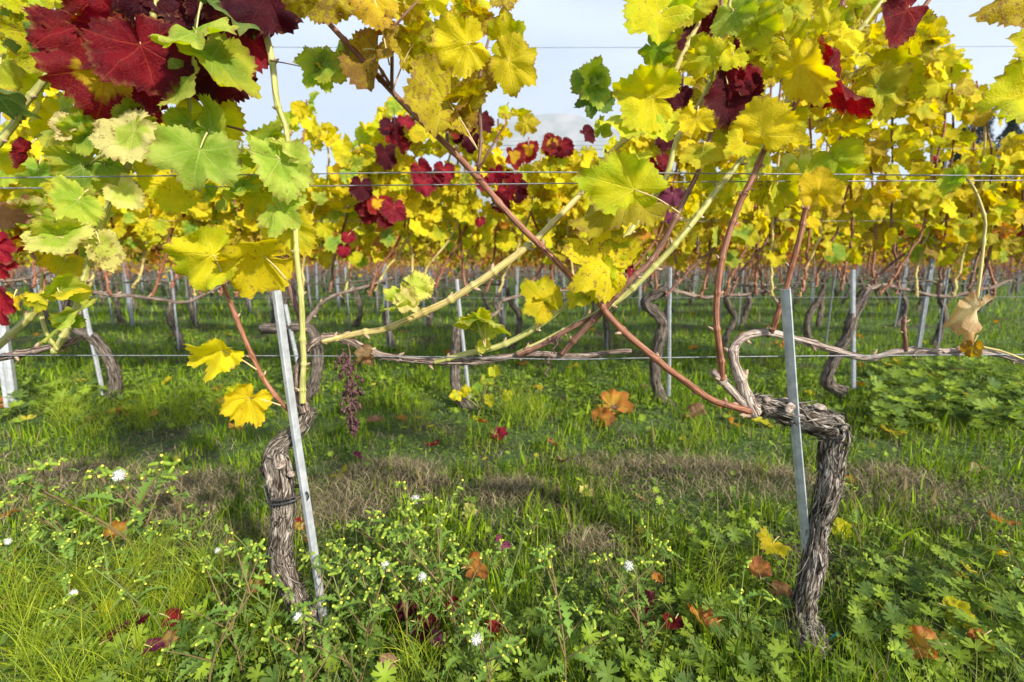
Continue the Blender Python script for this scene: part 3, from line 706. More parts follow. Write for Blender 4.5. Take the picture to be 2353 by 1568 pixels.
# laterals rising from the long cane
cane(RV, [(912, 222, -.02), (902, 195, -.025), (900, 130, -.03), (896, 60, -.03), (893, -20, -.03)], 1.0, [6, 5, 5, 4, 3], M_CDRK, 20)
cane(RV, [(905, 205, -.02), (885, 170, -.04), (862, 135, -.05)], 1.0, [5, 4, 4], M_CBRN, 21, spacing=(.2, .3))
cane(RV, [(1102, 412, -.03), (1100, 370, -.035), (1103, 320, -.035), (1104, 202, -.04), (1110, 130, -.04), (1130, 60, -.03)], 1.0, [6, 5, 5, 5, 4, 3], M_CDRK, 22)
cane(RV, [(1102, 395, -.035), (1130, 340, -.05), (1158, 290, -.06)], 1.0, [4, 3, 2], M_CBRN, 23, spacing=(.2, .3))
cane(RV, [(1030, 340, -.02), (1028, 290, 0), (1032, 230, 0)], 1.0, [5, 5, 4], M_CDRK, 24)
cane(RV, [(898, 70, -.03), (935, 30, -.03), (985, -20, -.02)], 1.0, [4, 3, 3], M_CBRN, 25, spacing=(.06, .09))
# far left vine
cane(FV, [(-260, 845, 0), (-60, 832, 0), (0, 822, 0), (60, 812, 0), (130, 797, 0), (190, 776, .01)], 1.0, [14, 12, 11, 11, 10, 8], M_OLDW, 26, 'cordon')
trunk(FV, [(-760, 1490, 0), (-740, 1300, 0), (-760, 1100, 0), (-700, 960, 0), (-500, 880, 0), (-250, 845, 0)], [40, 34, 32, 30, 22, 15], 1.0, 31, n=80, seg=20, shags=10)
cane(FV, [(128, 810, -.01), (150, 765, -.02), (178, 700, -.02), (205, 600, -.02), (245, 480, -.02), (290, 395, 0), (316, 310, 0), (340, 200, 0), (352, 80, 0), (366, -20, 0)], 1.0, [9, 10, 9, 9, 9, 8, 8, 8, 8, 7], M_CGRN, 27)
cane(FV, [(-60, 840, 0), (0, 790, -.01), (50, 742, -.02), (110, 690, -.02), (150, 640, 0)], 1.0, [11, 11, 10, 9, 6], M_CGRN, 28)
cane(FV, [(130, 805, -.02), (108, 765, -.03), (95, 700, -.03), (98, 620, -.03)], 1.0, [5, 5, 5, 3], M_CGRN, 29)
cane(FV, [(-70, 420, .02), (0, 328, 0), (40, 268, 0), (72, 223, 0), (126, 144, 0), (190, 60, .01), (240, -40, .02)], 1.0, [9, 10, 9, 9, 9, 8, 7], M_CGRN, 32)
cane(FV, [(165, 430, 0), (195, 385, -.02), (235, 355, -.03), (300, 345, -.03), (360, 335, -.02)], 1.0, [4, 5, 5, 4, 3], M_CGRN, 33)
cane(LV, [(440, 290, .0), (438, 200, -.01), (436, 120, -.01), (452, 60, -.01), (470, 0, 0)], 1.0, [6, 5, 4, 4, 3], M_CGRN, 34)
cane(LV, [(600, 316, .02), (560, 300, .02), (520, 290, .02)], 1.0, [4, 4, 3], M_CBRN, 35)

trunk(EV, [(2985, 1490, 0), (2970, 1300, 0), (2990, 1100, 0), (2960, 960, 0), (2900, 860, 0)], [40, 34, 32, 30, 22], 1.0, 33, n=80, seg=20, shags=10)
cane(EV, [(2900, 860, 0), (2780, 818, 0), (2600, 812, 0), (2480, 818, 0)], 1.0, [14, 12, 10, 8], M_OLDW, 36, 'cordon')
cane(EV, [(2560, 812, 0), (2530, 600, -.04), (2500, 380, -.09), (2470, 180, -.13), (2450, -30, -.14)], 1.0, [9, 9, 8, 7, 6], M_CORG, 37)
# tendrils, stalks
ms = Mesh(); tendril(ms, P(1735, 435, .99), (-.8, -.1, .05), .06, seed=1, rad=.006); tendril(ms, P(1560, 490, .97), (.6, 0, -.5), .07, seed=2, coils=1.2); LVt = RV.part(ms, 'tendril', [M_CDRK])
ms = Mesh(); tendril(ms, P(905, 250, .98), (.05, 0, -1), .1, coils=1, rad=.004, seed=3); RV.part(ms, 'tendril', [M_CDRK])
ms = Mesh(); tendril(ms, P(620, 140, .98), (1, .2, -.1), .16, coils=.8, rad=.004, r=.0009, seed=4); LV.part(ms, 'tendril', [M_CBRN])
ms = Mesh(); tendril(ms, P(1972, 240, .98), (.2, -.2, .4), .04, coils=3, rad=.006, seed=5); RV.part(ms, 'tendril', [M_CDRK])

# dried grape bunch
def grapes(vine, top, bot, Y, wpx, n, seed, rb=(.0028, .0046), name='grape_bunch', label=None):
    rg = np.random.default_rng(seed); a, b = P(*top, Y), P(*bot, Y); ax = b-a
    k = 8; path = a+ax*np.linspace(0, 1, k)[:, None]+rg.normal(0, .003, (k, 3)); path[0] = a
    ms = Mesh(); V, F, U = tube(path, [.0017, .0013, .0008], 6, 40); ms.add(V, F, U, 1); c = cat(path, 60)
    for i in range(n):
        t = rg.uniform(.12, 1)**.8; q = c[int(t*59)]; w_ = px2m(wpx, Y)*math.sin(math.pi*min(1, t*.85+.12))*rg.uniform(.15, 1)
        an = rg.uniform(0, 6.28); e = q+np.array([math.cos(an)*w_, math.sin(an)*w_*.8, -rg.uniform(0, .010)])
        V, F, U = tube([q, (q+e)/2+[0, 0, .002], e], [.0007, .0005, .0005], 4, 5, cap=False); ms.add(V, F, U, 1)
        r_ = rg.uniform(rb[0]*.55, rb[1]); V, F = ball(e-[0, 0, r_], r_, 9, 7, (rg.uniform(.7, 1), rg.uniform(.7, 1), rg.uniform(.8, 1.4)), .95, i); ms.add(V, F, None, 0)
    return vine.part(ms, name, [M_GRAPE, M_STALK], label)
grapes(LV, (800, 790), (815, 995), .965, 30, 190, 5)
grapes(LV, (790, 805), (768, 832), .965, 10, 10, 6)
grapes(LV, (1283, 765), (1275, 800), .97, 22, 14, 7, (.001, .002), 'grape_stalk')
grapes(LV, (1262, 820), (1255, 865), .98, 14, 9, 8, (.001, .0028), 'grape_stalk')
grapes(LV, (1603, 545), (1602, 575), .98, 7, 12, 9, (.001, .0024), 'grape_stalk')
# bark peg knots at the loop, strap and twine
def strap():
    ms = Mesh()
    for dz, ph, rs in ((0, 0, .0022), (.007, .4, .0020)):
        k = 60; t = np.linspace(0, 2*np.pi, k); c0 = P(662, 1137, 1.0); sx, sy = px2m(46, 1.0), .040
        c = c0+np.stack([np.cos(t)*sx, np.sin(t)*sy-.004, dz+np.cos(t+ph)*.005], -1)
        V, F, U = tube(c, [rs, rs], 8, 120); V2 = V.copy(); ms.add(V2, F)
    V, F, U = tube([P(704, 1131, .97), P(709, 1140, .965), P(706, 1150, .97)], [.0025, .002, .001], 7, 10); ms.add(V, F)
    V, F, U = tube([P(618, 1135, .98), P(612, 1128, .975), P(608, 1130, .97)], [.0025, .002, .001], 7, 10); ms.add(V, F)
    tag(ms.build('vine_tie', M_TIE), 'black rubber tie strapping the left trunk to its leaning stake', 'tie')
strap()
ms = Mesh()
for a_ in ([(1925, 1452), (1905, 1472), (1898, 1486)], [(1890, 1492), (1918, 1505), (1930, 1520)], [(1912, 1500), (1914, 1516), (1918, 1530)]):
    V, F, U = tube([P(x, y, .955) for x, y in a_], [.0016, .0016], 7, 12); ms.add(V, F)
tag(ms.build('twine_knot', M_TEAL), 'short ends of teal plastic twine at the foot of the right trunk', 'twine')
# loose bark splinter at the right trunk elbow
ms = Mesh(); V, F, U = tube([P(1948, 985, .97), P(1950, 1015, .965), P(1942, 1045, .97), P(1936, 1075, .98)], [.001, .0035, .003, .001], 6, 20); ms.add(V, F, U); RV.part(ms, 'bark_strip', [M_TRUNK])
ms = Mesh(); V, F, U = tube([P(1872, 1215, .965), P(1862, 1270, .955), P(1842, 1310, .95), P(1820, 1330, .95)], [.0012, .001, .0006], 5, 24); ms.add(V, F, U); RV.part(ms, 'bark_strip', [M_TRUNK])

# ---- hero leaves:  vine, junction, tip, depth, class, options
H = [
 # crimson cluster, top left
 (FV, (178, 62), (205, 162), .93, 'red', dict(a=10, rho=10, lob=.5, wx=1.25, roll=.3, fold=.1, curl=.3)),
 (FV, (262, 30), (250, 135), .96, 'red', dict(a=-10, rho=-20, lob=.3, wx=1.2)),
 (FV, (323, 102), (368, 243), .91, 'red', dict(a=0, rho=8, lob=.55, wx=1.05, roll=.3, fold=.05, curl=.2)),
 (FV, (250, 150), (222, 300), .955, 'redyel', dict(a=10, rho=-5, lob=.35, wx=1.0, roll=.4, curl=.5)),
 (FV, (215, 0), (240, 80), .99, 'red', dict(a=0, rho=20, wx=1.3)),
 (FV, (110, -40), (150, 40), 1.0, 'ygreen', dict(wx=1.2)),
 (FV, (345, 205), (352, 268), .96, 'red', dict(a=10, rho=30, wx=.8)),
 (FV, (320, -30), (330, 60), .98, 'dred', dict(wx=1.2)),
 (LV, (415, -20), (425, 75), 1.02, 'dred', dict(wx=1.3)),
 (LV, (500, -10), (520, 85), 1.03, 'dred', dict(wx=1.2)),
 (LV, (505, 155), (470, 240), .99, 'dred', dict(rho=10, wx=1.1)),
 (LV, (445, 150), (430, 245), 1.0, 'dred', dict(rho=-20, wx=.9)),
 (LV, (540, 60), (562, 188), .99, 'red', dict(rho=25, wx=.75, lob=.3)),
 (LV, (610, -15), (660, 82), .97, 'dred', dict(rho=10, wx=1.2, lob=.2)),
 (LV, (560, -40), (585, 40), 1.0, 'dred', dict(wx=1.3)),
 (FV, (95, 0), (108, 52), 1.02, 'dred', dict(wx=.6)),
 (LV, (760, -20), (768, 48), 1.01, 'red', dict(wx=1.0)),
 (LV, (450, 79), (458, 134), .90, 'lime', dict(a=52, rho=4, lob=.15, wx=1.08, roll=-.5, curl=.2, att=(462, 5))),
 (LV, (488, 138), (590, 220), .93, 'green', dict(a=10, rho=-45, lob=.2, wx=.8)),
 (LV, (427, 172), (385, 268), .93, 'lime', dict(a=0, rho=62, lob=.2, wx=.9)),
 (LV, (505, 18), (605, 88), .98, 'dgreen', dict(a=10, rho=60, lob=.2)),
 (LV, (430, 130), (440, 200), 1.0, 'green', dict(rho=30, wx=.6)),
 # pale green group
 (LV, (460, 342), (434, 442), .90, 'lime', dict(a=16, rho=6, lob=.35, wx=1.02, roll=.35, curl=.5, fold=.05, att=(476, 305))),
 (LV, (643, 366), (678, 474), .91, 'lime', dict(a=12, rho=-8, lob=.25, wx=.75, roll=.3, curl=.4, att=(600, 330))),
 (LV, (480, 300), (556, 335), .96, 'green', dict(a=40, rho=10, lob=.3, wx=1.1)),
 (LV, (436, 288), (410, 335), .97, 'green', dict(a=30, rho=-20, wx=1.2)),
 (LV, (598, 350), (638, 286), .94, 'green', dict(a=20, rho=35, wx=.9, lob=.2)),
 (LV, (655, 350), (712, 378), .95, 'pale', dict(a=40, rho=30, wx=.8)),
 (LV, (392, 402), (398, 496), .98, 'yellow', dict(a=0, rho=-4, lob=.2, wx=.95)),
 (LV, (565, 434), (482, 466), .96, 'green', dict(a=10, rho=60, lob=.2, wx=.8)),
 (LV, (640, 478), (692, 522), .93, 'lime', dict(a=30, rho=0, lob=.5, wx=1.15, curl=.7)),
 (LV, (655, 505), (715, 585), .99, 'ygreen', dict(a=0, rho=-10, lob=.2, wx=.8)),
 (LV, (600, 445), (570, 500), .99, 'ygreen', dict(rho=30)),
 (LV, (475, 255), (530, 330), 1.03, 'ygreen', dict()),
 (FV, (133, 545), (158, 590), .92, 'cream', dict(a=50, rho=5, lob=.55, wx=1.3, roll=-.3, curl=.6, att=(200, 560))),
 (FV, (135, 545), (172, 486), .93, 'lime', dict(a=30, rho=30, lob=.6, wx=.9)),
 (LV, (490, 585), (392, 650), .90, 'yellow', dict(a=5, rho=22, lob=.75, wx=.72, roll=.5, att=(512, 630))),
 (LV, (605, 588), (486, 612), .94, 'bright', dict(a=15, rho=-30, lob=.5, wx=.95, fold=.3, att=(658, 642))),
 (FV, (136, 672), (150, 692), .92, 'ygreen', dict(a=60, rho=0, lob=.7, wx=1.9, roll=-.5, att=(120, 640))),
 (FV, (140, 670), (176, 622), .93, 'lime', dict(a=20, rho=40, lob=.4)),
 (FV, (152, 738), (168, 750), .92, 'lime', dict(a=62, rho=0, lob=.6, wx=2.2, roll=-.5, att=(130, 770))),
 (FV, (155, 738), (160, 702), .93, 'green', dict(a=20, rho=40, lob=.4)),
 (LV, (512, 806), (432, 826), .94, 'bright', dict(a=5, rho=-28, lob=.5, wx=.8, fold=.5, roll=.2, att=(590, 850))),
 (LV, (572, 914), (530, 978), .93, 'bright', dict(a=5, rho=5, lob=.85, wx=.95, att=(645, 932))),
 (LV, (540, 905), (548, 880), .99, 'yellow', dict(a=20)),
 # star leaf and small ones on the centre canes
 (LV, (1396, 608), (1292, 562), .93, 'bright', dict(a=8, rho=4, lob=1.7, wx=1.15, curl=.3, att=(1440, 665), attY=.955)),
 (LV, (1372, 625), (1380, 700), .935, 'yellow', dict(a=8, rho=10, lob=.6, wx=.85)),
 (LV, (1400, 600), (1450, 568), .94, 'yellow', dict(a=20, rho=40, lob=.4)),
 (LV, (1345, 675), (1300, 705), .95, 'ygreen', dict(a=20, rho=40, wx=.7)),
 (LV, (1250, 695), (1198, 650), .95, 'yellow', dict(a=10, rho=10, lob=.7, wx=1.0, att=(1232, 760))),
 (LV, (1246, 697), (1275, 680), .95, 'ygreen', dict(a=40, rho=10, wx=1)),
 (LV, (936, 690), (922, 648), .95, 'pale', dict(a=10, rho=10, lob=1.2, wx=.7, att=(960, 720))),
 (LV, (946, 655), (1000, 680), .95, 'pale', dict(a=10, rho=-20, lob=.15, wx=.8)),
 (LV, (928, 690), (962, 712), .94, 'pale', dict(a=20, rho=0, wx=.9)),
 (LV, (915, 680), (885, 668), .96, 'lime', dict(a=30, rho=20, wx=.7)),
 (LV, (935, 705), (885, 712), .95, 'lime', dict(a=20, rho=65, wx=.8)),
 (LV, (1095, 738), (1035, 750), .93, 'lime', dict(a=10, rho=-55, lob=.8, att=(1115, 800))),
 (LV, (1115, 735), (1172, 768), .93, 'lime', dict(a=10, rho=55, lob=.6, att=(1115, 800))),
 (LV, (1090, 735), (1130, 712), .95, 'ygreen', dict(a=30, rho=30, wx=1.1)),
 (LV, (1112, 798), (1098, 780), .96, 'pale', dict(a=20)),
 # centre right
 (LV, (1490, 445), (1332, 400), .90, 'yellow', dict(a=12, rho=6, lob=.15, wx=.62, roll=.4, curl=.5, att=(1562, 490))),
 (LV, (1478, 452), (1316, 498), .92, 'ochre', dict(a=20, rho=52, lob=.15, wx=.7)),
 (LV, (1528, 228), (1396, 205), .93, 'yellow', dict(a=8, rho=4, lob=.15, wx=.82, roll=.4)),
 (LV, (1520, 265), (1368, 300), .95, 'ygreen', dict(a=20, rho=52, lob=.3, wx=.7)),
 (LV, (1650, 130), (1572, 128), .96, 'ygreen', dict(a=5, rho=0, lob=.15, wx=.8)),
 (LV, (1603, 258), (1592, 332), .92, 'bright', dict(a=15, rho=0, lob=.5, wx=.95)),
 (LV, (1615, 350), (1606, 402), .94, 'ygreen', dict(a=15, rho=0, lob=.2, wx=1.2)),
 (LV, (1545, 10), (1402, 112), .93, 'yellow', dict(a=15, rho=18, lob=.15, wx=.62, roll=.5)),
 (LV, (1555, 40), (1500, -40), .98, 'ygreen', dict(rho=20)),
 (LV, (1590, 0), (1600, 60), 1.0, 'ygreen', dict(a=5, wx=1.2)),
 (LV, (1500, 110), (1540, 150), 1.04, 'green', dict(a=15, wx=1)),
 (LV, (1680, 15), (1700, 75), .96, 'lime', dict(a=30, wx=1.2, lob=.2)),
 (LV, (1735, 40), (1770, 120), .97, 'ygreen', dict(a=10, wx=1.0)),
 (RV, (1740, -10), (1790, 40), .98, 'lime', dict(wx=1.2)),
 (RV, (1752, 332), (1748, 226), .89, 'bright', dict(a=6, rho=4, lob=.12, wx=1.12, roll=.35, curl=.4)),
 (RV, (1712, 330), (1660, 345), .90, 'yellow', dict(a=20, rho=20, lob=.3, wx=.9)),
 (RV, (1800, 318), (1860, 328), .90, 'yellow', dict(a=20, rho=-40, lob=.3, wx=.9)),
 (RV, (1822, 130), (1900, 235), .90, 'bright', dict(a=5, rho=15, lob=.12, wx=.62, roll=.4)),
 (LV, (1690, 115), (1660, 170), .97, 'yellow', dict(wx=1)),
 (LV, (1700, 200), (1745, 160), .965, 'red', dict(a=10, rho=20, wx=1.1)),
 (LV, (1690, 190), (1655, 305), .98, 'dred', dict(rho=-10, wx=.95)),
 (LV, (1665, 180), (1700, 250), .97, 'red', dict(rho=10, wx=.8)),
 (LV, (1560, 215), (1545, 260), 1.0, 'dred', dict()),
 (LV, (1640, 50), (1560, 110), 1.02, 'dred', dict(wx=.7)),
 (RV, (1896, 125), (1970, 285), .92, 'red', dict(a=0, rho=66, lob=.1, wx=.62, wave=.06)),
 (RV, (1945, 290), (1975, 330), .93, 'yellow', dict(rho=55)),
 (RV, (2112, 8), (1998, 62), .92, 'red', dict(a=10, rho=-22, lob=.15, wx=.8)),
 (RV, (1905, 88), (1880, 20), .91, 'bright', dict(a=10, rho=14, lob=.4, wx=.75)),
 (RV, (1908, 88), (1998, 98), .915, 'bright', dict(a=30, rho=-25, lob=.4, wx=.6)),
 (RV, (1880, 95), (1850, 80), .915, 'yellow', dict(a=30, wx=.9)),
 (RV, (2005, 150), (2110, 205), .97, 'yellow', dict(a=0, rho=10, lob=.15, wx=.85)),
 (RV, (2000, 195), (2085, 225), .955, 'ygreen', dict(a=15, rho=-15, lob=.15, wx=.8)),
 (RV, (1876, 460), (1896, 388), .92, 'bright', dict(a=5, rho=6, lob=.3, wx=1.0)),
 (RV, (1905, 348), (1955, 420), .96, 'ygreen', dict(a=0, rho=10, lob=.2, wx=.9)),
 (RV, (1895, 60), (1960, 60), 1.01, 'green', dict()),
 (RV, (2200, 398), (2172, 455), .97, 'green', dict(rho=30, wx=.7, lob=.3)),
 (RV, (2205, 400), (2222, 378), .97, 'green', dict(rho=20, wx=1, lob=.3)),
 (RV, (2245, 715), (2214, 785), .955, 'drypale', dict(a=0, rho=48, wx=.9, roll=1.6, fold=.4)),
 (RV, (2235, 795), (2224, 828), .97, 'brown', dict(rho=30, wx=.8, lob=.6)),
 (EV, (2440, -15), (2265, 22), .84, 'ochre', dict(a=5, rho=14, lob=.4, wx=.5)),
 (EV, (2440, 195), (2243, 236), .82, 'yellow', dict(a=5, rho=42, lob=.15, wx=.6, fold=.2)),
 (EV, (2430, 90), (2330, 140), .95, 'yellow', dict(a=5, rho=20)),
 # top centre
 (RV, (1098, 95), (986, 130), .90, 'bright', dict(a=5, rho=4, lob=.35, wx=.82)),
 (RV, (1152, 128), (1236, 188), .91, 'bright', dict(a=5, rho=-6, lob=.45, wx=.85)),
 (RV, (1138, 95), (1205, 60), .93, 'yellow', dict(a=10, rho=15, lob=.4, wx=.9)),
 (RV, (1085, 30), (1140, 50), .94, 'ochre', dict(rho=20, wx=.9)),
 (RV, (938, 108), (1000, 55), .95, 'ochre', dict(a=15, rho=20, lob=.2, wx=.9, att=(905, 200))),
 (RV, (930, 112), (908, 160), .955, 'ochre', dict(a=15, rho=-20, lob=.2, wx=1.0)),
 (RV, (955, 160), (1060, 195), .965, 'yellow', dict(rho=30, wx=.6)),
 (RV, (1050, 238), (950, 222), .92, 'ochre', dict(a=42, rho=14, lob=.15, wx=.85, att=(1098, 345))),
 (RV, (1055, 230), (1108, 190), .925, 'ochre', dict(a=42, rho=14, lob=.15, wx=.6)),
 (RV, (1010, 262), (1108, 245), .94, 'brown', dict(a=10, rho=55, lob=.1, wx=.9, roll=1.4, att=(1098, 345))),
 (RV, (1010, 262), (975, 292), .94, 'ochre', dict(a=10, rho=45, lob=.1, wx=.9, roll=1.4)),
 (RV, (1100, 165), (1130, 205), .96, 'brown', dict(a=10, rho=10, wx=1.3)),
 (RV, (870, 90), (826, 212), .955, 'brown', dict(a=5, rho=52, lob=.1, wx=.9, roll=1.2, att=(835, 115))),
 (RV, (885, 75), (912, 40), .96, 'brown', dict(a=5, rho=30)),
 (RV, (860, -5), (890, 75), .94, 'ochre', dict(a=5, rho=10, lob=.2, wx=.95, att=(895, 150))),
 (RV, (825, -30), (830, 40), .97, 'ochre', dict(wx=1.1)),
 (RV, (760, -20), (650, 18), .90, 'ochre', dict(a=20, rho=20, lob=.1, wx=.6)),
 (RV, (740, -25), (790, 30), .92, 'pink', dict(a=10, rho=20, lob=.15, wx=1.0)),
 (RV, (990, -10), (1030, 38), .95, 'bright', dict(wx=.7)),
 (RV, (1060, 10), (1100, 20), .96, 'ygreen', dict(wx=1)),
 (RV, (930, 10), (985, 30), .98, 'ochre', dict(wx=.8)),
 (RV, (1125, 160), (1100, 210), .985, 'yellow', dict(wx=.8)),
 (LV, (735, 150), (700, 195), 1.0, 'green', dict(a=10, rho=15, lob=.8)),
 (LV, (745, 145), (790, 190), 1.0, 'green', dict(a=10, rho=-15, lob=.8)),
 (LV, (735, 130), (745, 165), 1.0, 'ygreen', dict(a=10)),
 (RV, (800, 115), (790, 165), 1.0, 'green', dict(rho=50)),
 (LV, (1375, 195), (1325, 225), .98, 'green', dict(a=20, rho=20, lob=.5)),
 (LV, (1370, 180), (1405, 158), .98, 'green', dict(a=20, rho=20, lob=.5)),
 (LV, (1375, 225), (1345, 275), .98, 'dgreen', dict(a=20, rho=20, lob=.8)),
 (LV, (1380, 300), (1385, 265), .99, 'lime', dict(a=20, rho=20, lob=.5)),
 (LV, (1355, 180), (1310, 205), .985, 'green', dict(a=20, rho=30, lob=.5)),
 # left side greens
 (FV, (75, 65), (30, 118), .99, 'dgreen', dict(a=5, rho=10, lob=.5)),
 (FV, (115, 78), (140, 60), .99, 'dgreen', dict()),
 (FV, (85, -5), (120, 36), .95, 'ygreen', dict(a=20, lob=.2, wx=1.3)),
 (FV, (20, -10), (40, 30), .96, 'yellow', dict(wx=1.2)),
 (FV, (60, 110), (25, 140), 1.0, 'yellow', dict()),
 (FV, (-10, 225), (65, 205), .96, 'dgreen', dict(a=10, rho=55)),
 (FV, (-15, 360), (45, 350), .94, 'ygreen', dict(a=10, rho=35)),
 (FV, (250, 330), (238, 300), .93, 'cream', dict(a=30, rho=10, lob=.1, wx=1.3)),
 (FV, (310, 300), (232, 342), .92, 'cream', dict(a=20, rho=35, lob=.1, wx=.8)),
 (FV, (332, 305), (352, 268), .95, 'green', dict(rho=40)),
 (FV, (300, 275), (330, 235), .97, 'green', dict(rho=40)),
 (FV, (200, 300), (150, 335), .96, 'green', dict(a=10, rho=10)),
 (FV, (160, 290), (132, 325), .95, 'cream', dict(a=10, rho=30)),
 (FV, (225, 315), (180, 360), .97, 'green', dict(a=5)),
 (FV, (190, 385), (130, 420), .97, 'green', dict(a=5, rho=-10)),
 (FV, (240, 380), (260, 430), .98, 'green', dict(a=5, rho=10)),
 (FV, (330, 345), (355, 400), .97, 'green', dict(a=5, rho=30)),
 (FV, (285, 440), (330, 485), .95, 'pale', dict(a=10, rho=10, wx=1)),
 (FV, (180, 460), (140, 490), .95, 'lime', dict(a=20, rho=20, wx=1.2)),
 (FV, (60, 480), (95, 455), .96, 'cream', dict(rho=45)),
 (FV, (230, 560), (248, 625), .965, 'pale', dict(a=5, rho=-8, wx=.9)),
 (FV, (150, 600), (130, 640), .97, 'ygreen', dict(a=15)),
 (FV, (85, 690), (55, 705), .95, 'ygreen', dict()),
 (FV, (30, 690), (20, 720), .95, 'yellow', dict(rho=20)),
 (FV, (62, 345), (42, 392), .93, 'red', dict(rho=60, roll=1.6, wx=.7)),
 (FV, (-10, 560), (20, 610), .92, 'magenta', dict(rho=10)),
 (FV, (-15, 600), (12, 650), .93, 'magenta', dict(rho=30)),
 (FV, (-12, 690), (14, 755), .92, 'magenta', dict(rho=10, wx=.8)),
 (FV, (28, 560), (58, 540), .94, 'redyel', dict(rho=40)),
 (FV, (-20, 480), (60, 455), .95, 'dry', dict(rho=60, roll=1.2)),
 (LV, (845, 815), (815, 838), .955, 'dry', dict(a=20, rho=20, roll=1.4, fold=.4)),
 (LV, (845, 815), (858, 840), .96, 'dry', dict(a=20, rho=40, roll=1.4)),
]
for v_, J, T, Y, c_, k_ in H:
    if J[0] > 860 and J[1] < 470 and math.dist(J, T) > 60:      # these junctions lie inside the blade
        J = (J[0]+.2*(T[0]-J[0]), J[1]+.2*(T[1]-J[1])); k_ = dict(k_, wx=k_.get('wx', 1.)*1.08)
    hero(v_, J, T, Y, c_, **k_)

# further leaves filling the shoots of the front vines, deeper in the canopy
def fill(vine, box, n, classes, seed, Yr=(1.0, 1.16), L=(45, 80)):
    rg = np.random.default_rng(seed)
    for _ in range(n):
        x = rg.uniform(box[0], box[2]); y = rg.uniform(box[1], box[3]); ang = rg.uniform(20, 160); l_ = rg.uniform(*L)
        hero(vine, (x, y), (x+l_*math.cos(math.radians(ang)), y+l_*math.sin(math.radians(ang))), rg.uniform(*Yr), rg.choice(classes), a=rg.uniform(-10, 50), rho=rg.uniform(-50, 50), wx=rg.uniform(.8, 1.05))
fill(FV, (0, 250, 340, 420), 9, ['green', 'ygreen', 'green', 'lime', 'yellow'], 1)
fill(FV, (0, 440, 300, 600), 3, ['green', 'ygreen', 'lime'], 2)
fill(FV, (-20, -20, 130, 220), 7, ['yellow', 'ygreen', 'dgreen'], 3)
fill(LV, (390, -30, 640, 60), 8, ['dred', 'dred', 'dgreen', 'dred'], 4)
fill(LV, (400, 300, 700, 440), 5, ['green', 'ygreen', 'lime'], 5)
fill(LV, (1520, -30, 1800, 140), 17, ['ygreen', 'yellow', 'green', 'yellow', 'dred'], 6)
fill(LV, (1560, 140, 1720, 330), 8, ['ygreen', 'yellow', 'ochre'], 7)
fill(RV, (1780, -30, 2120, 110), 12, ['ygreen', 'yellow', 'ochre', 'bright', 'ochre'], 8)
fill(RV, (1760, 100, 2060, 330), 12, ['ygreen', 'yellow', 'yellow', 'ochre'], 9)
fill(RV, (870, -40, 1170, 60), 8, ['ochre', 'yellow', 'ygreen', 'yellow'], 10)
fill(RV, (1560, 350, 2000, 440), 7, ['ygreen', 'yellow', 'pale'], 11, Yr=(1.04, 1.16))

# ------------------------------------------------------------------ second row (individually built)
D2 = D1+ROW
PROF = np.array([(-200, 60), (0, 90), (60, 60), (130, 120), (300, 240), (520, 300), (600, 330), (650, 290), (690, 205), (735, 215), (770, 320), (830, 335), (850, 260), (930, 215), (1130, 245), (1205, 235), (1235, 325), (1300, 345), (1420, 330), (1500, 210), (1600, 70), (1700, -40), (1800, -60), (2000, -20), (2130, 45), (2225, 150), (2262, 262), (2320, 270), (2350, 110), (2560, 60)], float)
REDS2 = [(905, 320, 'magenta'), (935, 345, 'red'), (900, 300, 'dred'), (885, 365, 'dred'), (930, 290, 'magenta'), (965, 400, 'magenta'), (975, 430, 'magenta'), (1020, 405, 'red'), (1050, 320, 'dred'), (1080, 300, 'red'), (1085, 335, 'dred'), (1045, 300, 'redyel'), (1110, 290, 'dred'),
         (870, 480, 'redyel'), (905, 490, 'magenta'), (850, 490, 'red'), (885, 520, 'red'), (800, 555, 'magenta'), (790, 585, 'magenta'), (1180, 420, 'red'), (1165, 455, 'magenta'), (1150, 470, 'red'), (1190, 445, 'dred'), (1215, 355, 'redyel'), (1180, 370, 'redyel'), (1270, 340, 'redyel'), (1290, 345, 'red'),
         (1103, 520, 'magenta'), (1345, 320, 'dred'), (1530, 330, 'dred'), (1525, 380, 'red'), (1510, 400, 'red'), (1545, 460, 'purple'), (1540, 510, 'purple'), (1110, 430, 'magenta'), (830, 440, 'dred'), (1440, 620, 'red'), (1450, 640, 'magenta'), (1000, 420, 'red'), (955, 270, 'dred'), (1140, 410, 'magenta')]
row2 = [ # centre px of span, trunk points, radii, stake base/top
 (-160, [(-160, 910), (-150, 820), (-165, 740), (-140, 690)], (-170, 690), (-150, 905)),
 (250, [(262, 915, 0), (266, 880, 0), (258, 840, 0), (240, 810, 0), (215, 780, 0), (178, 758, .02)], (188, 680), (236, 908)),
 (655, [(690, 930, 0), (722, 880, 0), (730, 830, 0), (724, 780, 0), (700, 752, 0), (600, 757, 0)], (655, 700), (700, 915)),
 (1060, [(1095, 965, -.15), (1075, 940, -.1), (1052, 900, -.05), (1045, 840, 0), (1050, 780, 0), (1052, 752, 0)], (1050, 642), (1078, 915)),
 (1480, [(1545, 940, -.05), (1520, 915, 0), (1505, 870, 0), (1512, 800, 0), (1522, 740, 0), (1485, 700, 0), (1500, 680, 0), (1532, 668, 0)], (1541, 615), (1538, 910)),
 (1910, [(1940, 905, -.03), (1908, 888, 0), (1902, 860, 0), (1925, 810, 0), (1948, 770, 0), (1962, 720, 0), (1992, 665, 0)], (1962, 620), (1963, 893)),
 (2345, [(2440, 905), (2430, 830), (2450, 760), (2440, 700)], (2445, 640), (2450, 900)),
]
